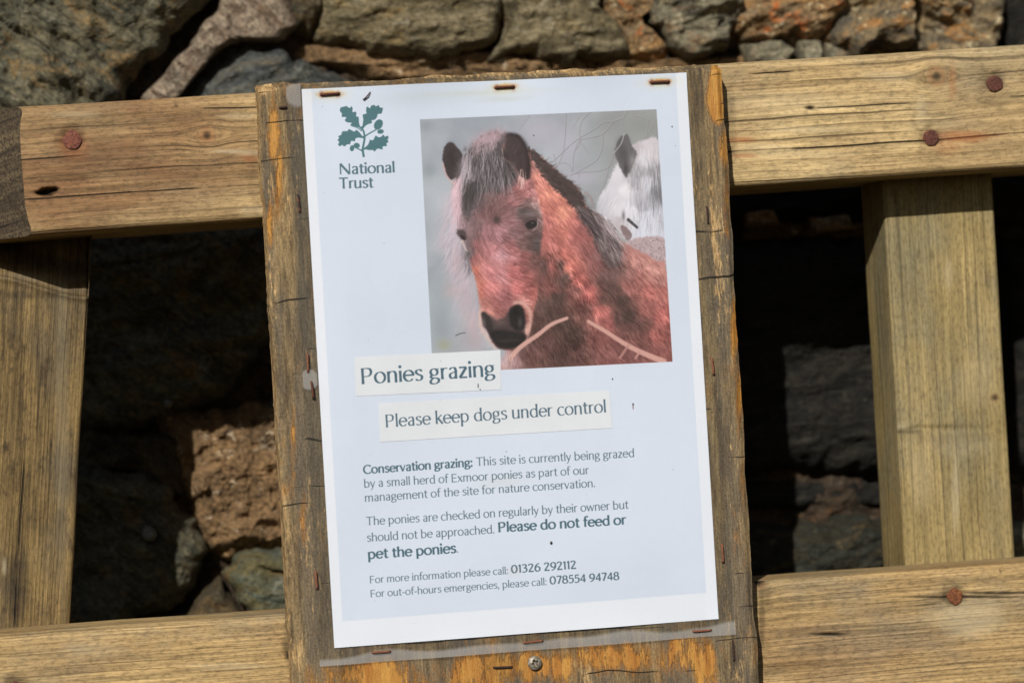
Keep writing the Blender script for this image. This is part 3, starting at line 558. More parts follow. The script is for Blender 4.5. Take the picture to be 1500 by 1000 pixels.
def wood(name, light, mid, dark, grey, spacing=.007, late=.5, lines=.85, fib=.5, spd=.004, wave=22, rough=.75, greyamt=.5, blotch=.5, off=0.0, check=.021, chks=.93, brown=(128, 92, 62)):
    k = Net(name); g = k.n('ShaderNodeAttribute', attribute_name='g').outputs['Vector']
    msk = k.n('ShaderNodeSeparateColor', {0: k.n('ShaderNodeAttribute', attribute_name='mask').outputs['Color']}).outputs
    sep = k.n('ShaderNodeSeparateXYZ', {0: g}).outputs; c = sep[1]
    warp = k.math('SUBTRACT', k.noise(g, 5, wave, wave, 3, .5, off=off + 3), .5)
    c2 = k.math('MULTIPLY_ADD', warp, spd * 2, c)
    c2 = k.math('MULTIPLY_ADD', k.math('SUBTRACT', k.noise(g, 40, 120, 120, 2, .5, off=off), .5), .0009, c2)
    c2 = k.math('MULTIPLY_ADD', k.math('SUBTRACT', k.noise(g, .6, 75, 75, 2, .5, off=off + 33), .5), spacing * 1.9, c2)
    r = k.math('DIVIDE', c2, spacing); f = k.math('FRACT', r)
    idn = k.noise(k.n('ShaderNodeCombineXYZ', {0: k.math('MULTIPLY', sep[0], 5.0), 1: k.math('MULTIPLY', k.math('FLOOR', r), 7.31)}).outputs[0], 1, 1, 1, 2, .5, off=off)
    lat = k.math('POWER', f, 3.0)
    line = k.math('MULTIPLY', k.math('MULTIPLY', k.ramp(f, .80, .90), k.ramp(f, 1.0, .93)), k.ramp(idn, .44, .66))
    r2 = k.math('DIVIDE', k.math('MULTIPLY_ADD', warp, .006, c), check); f2 = k.math('ABSOLUTE', k.math('SUBTRACT', k.math('FRACT', r2), .5))
    id2 = k.noise(k.n('ShaderNodeCombineXYZ', {0: k.math('MULTIPLY', sep[0], 11.0), 1: k.math('MULTIPLY', k.math('FLOOR', r2), 3.77)}).outputs[0], 1, 1, 1, 2, .5, off=off + 9)
    chk = k.math('MULTIPLY', k.ramp(f2, .022, .008), k.ramp(id2, .54, .60))
    fine = k.noise(g, 22, 1100, 1100, 3, .6, off=off); med = k.noise(g, 9, 330, 330, 3, .6, off=off + 5); spk = k.noise(g, 260, 700, 700, 3, .75, off=off)
    pat = k.noise(g, 10, 34, 34, 4, .6, off=off + 7); gp = k.noise(g, 14, 26, 60, 4, .6, off=off + 12); bl = k.noise(g, 60, 120, 120, 4, .65, off=off + 2)
    col = k.mix(k.ramp(pat, .36, .62), mid, light); col = k.mix(k.math('MULTIPLY', k.ramp(k.noise(g, 3.5, 11, 11, 3, .5, off=off + 52), .42, .62), .5), col, mid)
    col = k.mix(k.math('MULTIPLY', lat, late), col, dark)
    col = k.mix(k.math('MULTIPLY', k.ramp(gp, .45, .68), greyamt), col, grey)
    col = k.mix(k.math('MULTIPLY', k.ramp(bl, .52, .72), blotch), col, dark)
    al_ = k.n('ShaderNodeAttribute', attribute_name='mask').outputs['Alpha']; col = k.mix(k.math('MULTIPLY', al_, k.ramp(k.noise(g, 16, 40, 40, 4, .6, off=off + 44), .25, .65, .45, .95)), col, k.mix(k.math('MULTIPLY', lat, .5), lin(*brown), dark))
    tone = k.math('MULTIPLY', k.ramp(fine, .25, .75, 1 - fib * .62, 1 + fib * .42), k.ramp(med, .3, .7, 1 - fib * .42, 1 + fib * .28))
    tone = k.math('MULTIPLY', tone, k.ramp(spk, .34, .56, .66, 1.06))
    col = k.mix(1.0, col, k.n('ShaderNodeCombineColor', {0: tone, 1: tone, 2: tone}).outputs[0], 'MULTIPLY')
    col = k.mix(k.math('MULTIPLY', line, lines), col, lin(40, 28, 18))
    col = k.mix(k.math('MULTIPLY', chk, chks), col, lin(16, 12, 9))
    col = k.mix(msk[1], col, k.mix(.72, col, lin(154, 88, 48), 'MIX'))
    col = k.mix(msk[2], col, k.mix(.6, col, lin(206, 192, 160), 'MIX'))
    col = k.mix(msk[0], col, lin(20, 14, 11))
    h = k.math('ADD', k.math('MULTIPLY', fine, .30), k.math('MULTIPLY', med, .42)); h = k.math('SUBTRACT', h, k.math('MULTIPLY', line, .45)); h = k.math('SUBTRACT', h, k.math('MULTIPLY', chk, 1.2 * chks))
    h = k.math('ADD', h, k.math('MULTIPLY', bl, .35))
    bump = k.n('ShaderNodeBump', {'Strength': .8, 'Distance': .0011, 'Height': h})
    b = k.n('ShaderNodeBsdfPrincipled', {'Base Color': col, 'Roughness': rough, 'Normal': bump.outputs[0]}); b.inputs['Specular IOR Level'].default_value = .25
    return k.out(b.outputs[0])

def end_grain(name, light, dark):
    k = Net(name); g = k.n('ShaderNodeNewGeometry').outputs['Position']
    dt_ = lambda q: k.n('ShaderNodeVectorMath', {0: g, 1: q}, operation='DOT_PRODUCT').outputs['Value']
    cv = k.n('ShaderNodeCombineXYZ', {0: k.math('MULTIPLY', dt_((.3, .5, .83)), 330.0), 1: k.math('MULTIPLY', dt_((.6, .6, -.5)), 60.0)}).outputs[0]
    f = k.n('ShaderNodeTexNoise', {'Vector': cv, 'Scale': 1.0, 'Detail': 3.0, 'Roughness': .55}).outputs[0]; n2 = k.noise(g, 700, 700, 700, 4, .7); ck = k.ramp(f, .60, .68)
    col = k.mix(k.ramp(f, .3, .6), light, dark); col = k.mix(k.ramp(n2, .36, .60), lin(48, 38, 27), col); col = k.mix(k.math('MULTIPLY', ck, .85), col, lin(20, 15, 11))
    b = k.n('ShaderNodeBsdfPrincipled', {'Base Color': col, 'Roughness': .9, 'Normal': k.n('ShaderNodeBump', {'Strength': .9, 'Distance': .0012, 'Height': k.math('ADD', n2, k.math('MULTIPLY', ck, -.8))}).outputs[0]})
    return k.out(b.outputs[0])

def board_mat():
    k = Net('weathered_painted_plywood'); g = k.n('ShaderNodeAttribute', attribute_name='g').outputs['Vector']
    msk = k.n('ShaderNodeSeparateColor', {0: k.n('ShaderNodeAttribute', attribute_name='mask').outputs['Color']}).outputs
    sep = k.n('ShaderNodeSeparateXYZ', {0: g}).outputs       # x = up the board (grain), y = across
    fine = k.noise(g, 130, 1100, 1100, 3, .65); med = k.noise(g, 30, 260, 260, 4, .65, off=4); pat = k.noise(g, 16, 85, 85, 5, .65, off=7); spk = k.noise(g, 700, 900, 900, 2, .7)
    ed = k.noise(g, 90, 300, 300, 5, .7, off=2)
    col = k.mix(k.ramp(med, .35, .65), lin(98, 82, 60), lin(150, 128, 92)); col = k.mix(k.math('MULTIPLY', k.ramp(k.noise(g, 9, 60, 60, 3, .6, off=14), .42, .62), .7), col, lin(100, 92, 80))
    fl = k.noise(g, 130, 620, 620, 4, .75, off=61); straw = k.math('MULTIPLY', k.ramp(k.math('ADD', k.math('ADD', k.math('MULTIPLY', pat, .55), k.math('MULTIPLY', fl, .62)), k.math('MULTIPLY', msk[1], .16)), .66, .76), .8)
    col = k.mix(straw, col, k.mix(k.ramp(fine, .3, .7), lin(176, 140, 92), lin(204, 172, 122)))
    pp = k.math('ADD', k.math('ADD', k.math('MULTIPLY', k.noise(g, 22, 78, 78, 4, .6, off=31), .85), k.math('MULTIPLY', ed, .42)), k.math('MULTIPLY', msk[0], .36))
    pp = k.math('ADD', pp, k.math('MULTIPLY', k.math('SUBTRACT', k.noise(g, 120, 620, 620, 4, .7, off=51), .5), .34)); pp = k.math('ADD', pp, k.math('MULTIPLY', k.math('SUBTRACT', k.noise(g, 260, 1500, 1500, 3, .7, off=81), .5), .30)); halo = k.math('MULTIPLY', k.ramp(pp, .70, .86), .55); col = k.mix(halo, col, lin(160, 112, 58)); paint = k.math('MULTIPLY', k.ramp(pp, .84, .93), .9)
    col = k.mix(paint, col, k.mix(k.ramp(med, .3, .7), lin(168, 110, 46), lin(198, 146, 70)))
    tone = k.math('MULTIPLY', k.ramp(fine, .25, .72, .66, 1.16), k.ramp(spk, .3, .62, .66, 1.08))
    col = k.mix(k.math('SUBTRACT', 1.0, k.math('MULTIPLY', paint, .55)), col, k.mix(1.0, col, k.n('ShaderNodeCombineColor', {0: tone, 1: tone, 2: tone}).outputs[0], 'MULTIPLY'))
    # checks that run across the board
    zz = k.math('MULTIPLY_ADD', k.noise(g, 3, 16, 16, 3, .5, off=5), .012, sep[0]); zz = k.math('MULTIPLY_ADD', k.noise(g, 45, .5, .5, 1, .5, off=71), .03, zz); r = k.math('DIVIDE', zz, .0125); f = k.math('ABSOLUTE', k.math('SUBTRACT', k.math('FRACT', r), .5))
    idn = k.noise(k.n('ShaderNodeCombineXYZ', {0: k.math('MULTIPLY', sep[1], 26.0), 1: k.math('MULTIPLY', k.math('FLOOR', r), 5.13)}).outputs[0], 1, 1, 1, 2, .5)
    ck = k.math('MULTIPLY', k.ramp(f, .028, .010), k.ramp(idn, .56, .62))
    col = k.mix(k.math('MULTIPLY', ck, .9), col, lin(26, 19, 13))
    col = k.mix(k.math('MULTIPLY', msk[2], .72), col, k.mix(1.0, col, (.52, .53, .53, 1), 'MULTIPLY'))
    h = k.math('ADD', k.math('MULTIPLY', fine, .5), k.math('MULTIPLY', med, .5)); h = k.math('SUBTRACT', h, ck); h = k.math('ADD', h, k.math('MULTIPLY', paint, .45))
    b = k.n('ShaderNodeBsdfPrincipled', {'Base Color': col, 'Roughness': k.ramp(paint, 0, 1, .85, .55), 'Normal': k.n('ShaderNodeBump', {'Strength': .85, 'Distance': .0009, 'Height': h}).outputs[0]})
    b.inputs['Specular IOR Level'].default_value = .3
    return k.out(b.outputs[0])

def stone_mat(name, a, b_, c, acc, accamt=.3, sx=1.0, ang=0.0, pale=.2, off=0.0, palecol=(170, 164, 146)):
    k = Net(name); g = k.n('ShaderNodeNewGeometry').outputs['Position']
    v = k.n('ShaderNodeVectorRotate', {'Vector': g, 'Axis': (0, 1, 0), 'Angle': ang}, rotation_type='AXIS_ANGLE').outputs[0]
    n1 = k.noise(v, 18 * sx, 18, 40, 5, .6, .6, off=off); n2 = k.noise(v, 70 * sx, 80, 150, 5, .68, .4, off=off + 3); n3 = k.noise(v, 330, 330, 420, 4, .7, off=off); n4 = k.noise(v, 42 * sx, 42, 60, 5, .7, 1.2, off=off + 8)
    col = k.mix(k.ramp(n1, .36, .62), a, b_); col = k.mix(k.ramp(n2, .40, .66), col, c)
    col = k.mix(k.math('MULTIPLY', k.ramp(n4, .54, .66), accamt), col, acc)
    col = k.mix(k.math('MULTIPLY', k.ramp(k.noise(v, 110, 110, 130, 4, .7, .8, off=off + 21), .57, .68), pale), col, lin(*palecol))
    tone = k.ramp(n3, .3, .68, .55, 1.35); col = k.mix(1.0, col, k.n('ShaderNodeCombineColor', {0: tone, 1: tone, 2: tone}).outputs[0], 'MULTIPLY')
    h = k.math('ADD', k.math('MULTIPLY', n2, 1.0), k.math('MULTIPLY', n3, .45))
    b = k.n('ShaderNodeBsdfPrincipled', {'Base Color': col, 'Roughness': .78, 'Normal': k.n('ShaderNodeBump', {'Strength': 1.0, 'Distance': .006, 'Height': h}).outputs[0]}); b.inputs['Specular IOR Level'].default_value = .3
    return k.out(b.outputs[0])

def rust_mat(name, a=(120, 62, 44), b_=(70, 36, 28), rough=.8, metal=0.0, sc=1.0):
    k = Net(name); g = k.n('ShaderNodeNewGeometry').outputs['Position']
    n = k.noise(g, 900 * sc, 900 * sc, 900 * sc, 4, .7); n2 = k.noise(g, 300, 300, 300, 3, .6, off=4)
    col = k.mix(k.ramp(n, .38, .62), lin(*b_), lin(*a)); col = k.mix(k.math('MULTIPLY', k.ramp(n2, .55, .7), .5), col, lin(150, 96, 60))
    b = k.n('ShaderNodeBsdfPrincipled', {'Base Color': col, 'Roughness': rough, 'Metallic': metal, 'Normal': k.n('ShaderNodeBump', {'Strength': .8, 'Distance': .0004, 'Height': n}).outputs[0]})
    return k.out(b.outputs[0])

# ================================================================ mesh helpers
def empty(name, loc, label=None, cat=None, group=None):
    o = bpy.data.objects.new(name, None); o.location = loc; o.empty_display_size = .05; scene.collection.objects.link(o); tag(o, label, cat, group); return o
def tag(o, label=None, cat=None, group=None, kind=None):
    for k_, v in (('label', label), ('category', cat), ('group', group), ('kind', kind)):
        if v: o[k_] = v
    return o
def link(name, me, parent=None, mats=()):
    o = bpy.data.objects.new(name, me); scene.collection.objects.link(o)
    for m in mats: me.materials.append(m)
    if parent:
        o.parent = parent; o.matrix_parent_inverse = Matrix.Translation(-parent.location)
    return o
def mesh(name, V, F, g=None, mask=None, uv=None, smooth_=True, fm=None):
    me = bpy.data.meshes.new(name); V = np.asarray(V, np.float32).reshape(-1, 3); F = [np.asarray(f, np.int32) for f in (F if isinstance(F, list) else [F])]
    nv = len(V); me.vertices.add(nv); me.vertices.foreach_set('co', V.ravel())
    tot = sum(f.size for f in F); nf = sum(len(f) for f in F); me.loops.add(tot); me.polygons.add(nf)
    vi = np.concatenate([f.ravel() for f in F]); me.loops.foreach_set('vertex_index', vi)
    cnt = np.concatenate([np.full(len(f), f.shape[1], np.int32) for f in F]); st = np.concatenate([[0], np.cumsum(cnt)[:-1]]).astype(np.int32)
    me.polygons.foreach_set('loop_start', st); me.update(calc_edges=True)
    if smooth_: me.polygons.foreach_set('use_smooth', np.ones(nf, bool))
    if fm is not None: me.polygons.foreach_set('material_index', np.asarray(fm, np.int32))
    if g is not None:
        a = me.attributes.new('g', 'FLOAT_VECTOR', 'POINT'); a.data.foreach_set('vector', np.asarray(g, np.float32).ravel())
    if mask is not None:
        a = me.color_attributes.new('mask', 'FLOAT_COLOR', 'POINT'); m4 = np.ones((nv, 4), np.float32); m4[:, 3] = 0; m4[:, :mask.shape[-1]] = mask; a.data.foreach_set('color', m4.ravel())
    if uv is not None:
        l = me.uv_layers.new(name='uv'); l.data.foreach_set('uv', np.asarray(uv, np.float32)[vi].ravel())
    me.validate(); me.update(); return me
def quads(m, n, closed=False):
    j = np.arange(n if closed else n - 1); i = np.arange(m - 1); I, J = np.meshgrid(i, j, indexing='ij'); J2 = (J + 1) % n
    return np.stack([I * n + J, I * n + J2, (I + 1) * n + J2, (I + 1) * n + J], -1).reshape(-1, 4)

def timber(name, O, A, Cd, L, Wd, Dp, rad, na, nf, mat, mat_end, parent, knots=(), feats=(), disp=None, seed=1, end0=None, end1=None, wobble=.0003, scallop=None, flip=False):
    """A sawn timber: O = start of its front centre line, A = axis, Cd = across; the front looks to -Y. feats: (px, py, rx, ry, channel, amount)."""
    O, A, Cd = (np.array(v, float) for v in (O, A, Cd)); h = Wd / 2
    ring = [(-h + rad + (Wd - 2 * rad) * i / nf, 0.0) for i in range(nf + 1)]
    for q in range(1, 6): t = q / 6 * math.pi / 2; ring.append((h - rad + rad * math.sin(t), rad - rad * math.cos(t)))
    ring += [(h, rad + (Dp - 2 * rad) * i / 16) for i in range(17)]; ring += [(h - rad * .5, Dp)] + [(h - (2 * h) * i / 6, Dp + .0) for i in range(1, 6)] + [(-h + rad * .5, Dp)]
    ring += [(-h, Dp - rad - (Dp - 2 * rad) * i / 16) for i in range(17)]
    for q in range(1, 6): t = q / 6 * math.pi / 2; ring.append((-h + rad - rad * math.cos(t), rad - rad * math.sin(t)))
    R = np.array(ring); n = len(R); a = np.linspace(0, L, na)
    Cc = np.tile(R[:, 0], (na, 1)); Yy = np.tile(R[:, 1], (na, 1)); Aa = np.tile(a[:, None], (1, n))
    e0 = Aa * 0; 
    if end0 is not None: Aa = Aa + end0(Cc, Yy) * (1 - Aa / L) ** 3
    # wander of the edges and shallow undulation of the faces
    Cc2 = Cc + (fbm(Aa * 14, Yy * 4 + seed, seed, 3) - .5) * wobble * 3 * (np.abs(Cc) / h) ** 4 * np.sign(Cc)
    cw = Cc.copy(); kn = np.zeros_like(Cc)
    ys = (fbm(Aa * 18, Cc * 60 + 7, seed + 3, 4) - .5) * wobble * 1.6 + (fbm(Aa * 30, Cc * 520, seed + 5, 3) - .5) * .00035
    for (kx, ky, kr) in knots:
        P_ = at(kx, ky, O[1]) - O; ka, kc = P_ @ A, P_ @ Cd; da = Aa - ka; dc = Cc - kc
        cw = cw - kr * 1.5 * np.tanh(dc / (.6 * kr)) * np.exp(-(da / (3.2 * kr)) ** 2) * np.exp(-np.abs(dc) / (2.6 * kr))
    front = (Yy < rad * .9).astype(float)
    P = O + Aa[..., None] * A + Cc2[..., None] * Cd; P[..., 1] = O[1] + Yy + ys * front
    px_, py_ = pix(P); mask = np.zeros(P.shape[:2] + (4,))
    for (fx, fy, rx, ry, ch, amt) in feats:
        w = fbm(px_ / max(2.5, rx * .5), py_ / max(2.5, ry * .5), int(fx + fy), 3)
        m_ = np.exp(-((((px_ - fx) / rx) ** 2 + ((py_ - fy) / ry) ** 2) * (.5 + w)) ** 2) * front
        if ch == 3: P[..., 1] += m_ * amt; mask[..., 0] = np.maximum(mask[..., 0], m_)
        elif ch == 4: P[..., 1] += m_ * amt
        elif ch == 5: mask[..., 3] = np.maximum(mask[..., 3], m_ * amt)
        else: mask[..., ch] = np.maximum(mask[..., ch], m_ * amt)
    for (kx, ky, kr) in knots:
        K_ = at(kx, ky, O[1]) - O; d_ = np.hypot((Aa - K_ @ A), (Cc - K_ @ Cd)) / kr; mask[..., 0] = np.maximum(mask[..., 0], np.exp(-(d_ * 1.5) ** 4) * .8 * front); mask[..., 1] = np.maximum(mask[..., 1], np.exp(-(d_ - .9) ** 2 * 4) * .4 * front)
    if scallop: P[..., 1] += scallop(px_, py_) * front * 1.0
    G = np.stack([Aa + seed * 3.1, cw + (np.abs(Yy) * .9) * np.sign(Cc) + seed, Yy * .3], -1)
    F = quads(na, n, True)
    caps = []
    V = list(P.reshape(-1, 3)); Gl = list(G.reshape(-1, 3)); Ml = list(mask.reshape(-1, 4)); fm = [0] * len(F); tri = []
    for row, sgn in ((0, 1), (na - 1, -1)):
        base = len(V); ringv = P[row]; c0 = ringv.mean(0); K = 10
        for q in range(K):           # concentric rings so the end can be rough
            t = q / K; pts = ringv * (1 - t) + c0 * t; pts = pts + np.outer((fbm(pts[:, 2] * 300, pts[:, 1] * 300, seed, 3) - .5) * .0004 * min(1, q), A * 1.0)
            V += list(pts); Gl += list(G[row]); Ml += list(mask[row] * 0)
        f_ = quads(K, n, True) + base; F = np.concatenate([F, f_ if sgn > 0 else f_[:, ::-1]]); fm += [1] * len(f_)
        V.append(c0); Gl.append(G[row, 0]); Ml.append(np.zeros(4)); last = base + (K - 1) * n
        for j in range(n): tri.append((last + j, last + (j + 1) % n, len(V) - 1) if sgn > 0 else (last + (j + 1) % n, last + j, len(V) - 1))
    fm += [1] * len(tri)
    if not flip: F = F[:, ::-1]; tri = [t_[::-1] for t_ in tri]
    me = mesh(name, np.array(V), [F, np.array(tri)], np.array(Gl), np.array(Ml), fm=fm)
    return link(name, me, parent, (mat, mat_end))

# ================================================================ the setting: ground and stone wall
def ground():
    n = 90; u = np.linspace(-1, 1, n); w = np.sign(u) * np.abs(u) ** 3 * 60; X, Y = np.meshgrid(w, w)
    Zz = -1.1 + (fbm(X * 2.0, Y * 2.0, 4, 4) - .5) * .05
    me = mesh('ground', np.stack([X, Y, Zz], -1), quads(n, n))
    k = Net('earth_and_turf'); g = k.n('ShaderNodeNewGeometry').outputs['Position']
    a = k.noise(g, 1.4, 1.4, 1.4, 5, .6); b = k.noise(g, 40, 40, 40, 5, .7); col = k.mix(k.ramp(a, .4, .6), lin(52, 44, 32), lin(46, 52, 28)); col = k.mix(k.ramp(b, .35, .7), lin(30, 27, 18), col)
    m = k.out(k.n('ShaderNodeBsdfPrincipled', {'Base Color': col, 'Roughness': .95, 'Normal': k.n('ShaderNodeBump', {'Distance': .02, 'Height': b}).outputs[0]}).outputs[0])
    tag(link('ground', me, None, (m,)), kind='structure')
ground()

SM = {
 'slate':  stone_mat('slate_dark_green', lin(62, 62, 52), lin(92, 90, 74), lin(118, 110, 86), lin(146, 114, 66), .55, .7, -.7, .3, 0),
 'blue':   stone_mat('slate_blue_grey', lin(50, 54, 54), lin(74, 78, 78), lin(98, 98, 90), lin(122, 102, 70), .35, .6, .35, .3, 5),
 'pink':   stone_mat('pale_pinkish_slab', lin(96, 82, 68), lin(134, 116, 98), lin(164, 148, 128), lin(104, 78, 54), .6, .8, -.8, .4, 9),
 'olive':  stone_mat('olive_slate', lin(76, 68, 50), lin(110, 100, 74), lin(140, 128, 100), lin(138, 112, 62), .55, .35, .06, .5, 14),
 'rusty':  stone_mat('rusty_quartz', lin(112, 98, 74), lin(156, 134, 98), lin(96, 90, 78), lin(184, 130, 70), .7, 1.0, .1, 1.0, 20, (220, 204, 164)),
 'grey':   stone_mat('grey_rubble', lin(84, 82, 72), lin(126, 120, 100), lin(152, 142, 116), lin(146, 102, 62), .5, 1.0, .2, .6, 26, (196, 186, 160)),
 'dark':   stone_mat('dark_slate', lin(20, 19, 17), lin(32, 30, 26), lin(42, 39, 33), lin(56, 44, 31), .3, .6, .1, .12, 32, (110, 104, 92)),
 'brown':  stone_mat('brown_slate', lin(66, 56, 40), lin(96, 80, 54), lin(78, 72, 56), lin(118, 88, 48), .4, .8, -.5, .2, 38),
 'dim':    stone_mat('dark_mossy_slate', lin(38, 36, 27), lin(52, 48, 35), lin(48, 51, 44), lin(98, 76, 42), .5, .7, -.1, .35, 48, (128, 120, 98)),
 'moss':   stone_mat('mossy_slate', lin(82, 78, 54), lin(106, 98, 66), lin(88, 94, 82), lin(136, 108, 58), .5, .7, -.2, .3, 44),
 'orange': stone_mat('rust_stained_stone', lin(138, 112, 78), lin(180, 132, 76), lin(128, 110, 84), lin(196, 108, 48), .8, 1.0, .2, .95, 50, (226, 208, 168)),
}
MORTAR = stone_mat('sandy_orange_mortar', lin(108, 86, 60), lin(158, 126, 88), lin(136, 108, 76), lin(80, 64, 46), .8, 1.2, 0, .8, 3, (204, 186, 158))
MORTAR_D = stone_mat('dark_packing_mortar', lin(54, 44, 34), lin(78, 62, 46), lin(70, 58, 44), lin(108, 76, 48), .5, 1.0, 0, .2, 8)
def wall_y(x): return .190 - .055 * x
def wp(px_, py_, d=0.0):
    y = .19
    for _ in range(3): p = at(px_, py_, y); y = wall_y(p[0]) + d
    return at(px_, py_, y)

wall = empty('stone_wall', (0.05, .25, -1.1), 'rough dry slate and rubble wall with orange mortar behind the gate', 'wall')
def stone(poly, mat, proud=0.0, depth=.05, seed=1, N=110, K=34, rough=.010, ang=0.0, p=7, world=False, name='stone', crest=0.0, lx=14, lz=34):
    Q = np.array([(q[0], q[1]) if world else (lambda w: (w[0], w[2]))(wp(q[0], q[1], proud)) for q in poly], float)
    # resample the outline evenly and roughen it
    cl = np.vstack([Q, Q[:1]]); seg = np.hypot(*np.diff(cl, axis=0).T); cum = np.concatenate([[0], np.cumsum(seg)]); t = np.linspace(0, cum[-1], N, endpoint=False)
    B = np.stack([np.interp(t, cum, cl[:, 0]), np.interp(t, cum, cl[:, 1])], 1)
    for _ in range(1): B = .25 * np.roll(B, 1, 0) + .5 * B + .25 * np.roll(B, -1, 0)
    c = B.mean(0); size = math.sqrt(abs(np.sum(Q[:, 0] * np.roll(Q[:, 1], -1) - np.roll(Q[:, 0], -1) * Q[:, 1])) / 2)
    dr = B - c; j = (fbm(B[:, 0] * 90, B[:, 1] * 90, seed, 3) - .5) * .012 * min(1, size / .06); B = B + dr / (np.hypot(*dr.T)[:, None] + 1e-9) * j[:, None]
    r = np.concatenate([np.linspace(0.02, 1, K) ** .8, [1.0, 1.0, 1.0]]); back = np.concatenate([np.zeros(K), [.25, .6, 1.0]])
    X = c[0] + np.outer(r, B[:, 0] - c[0]); Zc = c[1] + np.outer(r, B[:, 1] - c[1])
    ca, sa = math.cos(ang), math.sin(ang); U = X * ca + Zc * sa; V_ = -X * sa + Zc * ca
    n1 = fbm(U * lx, V_ * lz, seed + 11, 5, .55) - .5; rid = np.abs(fbm(U * lx * 1.6, V_ * lz * 1.3, seed + 21, 4) - .5) * 2
    step = np.floor((V_ * 46 + 1.6 * fbm(U * 12, V_ * 12, seed, 3))) ; st = _hash(step.astype(np.int64), step.astype(np.int64) * 0, seed) - .5
    n2 = fbm(X * 160, Zc * 160, seed + 31, 3) - .5
    face = n1 * rough * 3.0 - rid * rough * .9 + st * rough * .55 + n2 * .0030 - (np.abs(fbm(X * 75, Zc * 75, seed + 41, 4) - .5)) * rough * .9
    fall = depth * .5 * r[:, None] ** (p * 2.2) * .6 + size * .10 * r[:, None] ** p
    Y = wall_y(X) + proud - face * (1 - .4 * r[:, None] ** 8) + fall + back[:, None] * depth
    sh = 1 - back * .10; X = c[0] + (X - c[0]) * sh[:, None]; Zc = c[1] + (Zc - c[1]) * sh[:, None]
    P = np.stack([X, Y, Zc], -1); F = quads(K + 3, N, True)
    cen = len(P.reshape(-1, 3)); V = np.vstack([P.reshape(-1, 3), [[c[0], Y[0].mean(), c[1]]]]); tri = np.array([((j_ + 1) % N, j_, cen) for j_ in range(N)])
    area = np.sum(Q[:, 0] * np.roll(Q[:, 1], -1) - np.roll(Q[:, 0], -1) * Q[:, 1])
    if area < 0: F = F[:, ::-1]; tri = tri[:, ::-1]
    return link(name, mesh(name, V, [F, tri]), wall, (mat,))

def mortar(name, x0, x1, z0, z1, d, mat, res=.0022, amp=.016, seed=3, parent=None):
    nx = int((x1 - x0) / res) + 1; nz = int((z1 - z0) / res) + 1; X, Zc = np.meshgrid(np.linspace(x0, x1, nx), np.linspace(z0, z1, nz))
    a = fbm(X * 26, Zc * 30, seed, 4) - .5; b = np.abs(fbm(X * 85, Zc * 85, seed + 5, 3) - .5); g_ = fbm(X * 260, Zc * 260, seed + 8, 2) - .5
    Y = wall_y(X) + d - a * amp * 1.6 + b * amp * 1.1 - g_ * .003
    return link(name, mesh(name, np.stack([X, Y, Zc], -1), quads(nz, nx)), parent or wall, (mat,))
# mortar in view, then the rough packing behind everything
mortar('mortar_bed', -.36, .42, -.28, .26, .030, MORTAR_D, amp=.020)
def lump(poly, proud, seed, mat=None, N=150, K=44, rough=.006): return stone(poly, mat or MORTAR, proud, .05, seed, N, K, rough, 0, 5, name='mortar_fill', lx=62, lz=74)
lump([(428, 60), (470, 52), (560, 78), (720, 70), (860, 84), (1010, 82), (1130, 78), (1130, 150), (700, 150), (560, 118), (480, 96), (430, 84)], .016, 61, N=260, K=40)
lump([(880, -40), (975, -40), (965, 5), (945, 22), (950, 60), (985, 70), (975, 95), (920, 95), (915, 50), (896, 24)], .010, 62, SM['orange'])
lump([(225, 600), (330, 600), (460, 570), (500, 700), (480, 800), (420, 816), (360, 830), (312, 806), (262, 720)], .006, 63, N=260, K=90, rough=.0065)
lump([(120, 622), (262, 640), (280, 735), (200, 690), (110, 690)], .010, 64, SM['brown'])
lump([(1090, 320), (1290, 325), (1290, 350), (1090, 352)], .020, 65)
lump([(955, -60), (1480, -60), (1484, 70), (1400, 92), (1250, 82), (1060, 70), (965, 60)], .010, 71, SM['rusty'], N=240, K=50)
lump([(430, -90), (486, -90), (478, 0), (460, 56), (436, 46), (424, 0)], .006, 66, SM['brown'], N=90, K=24)
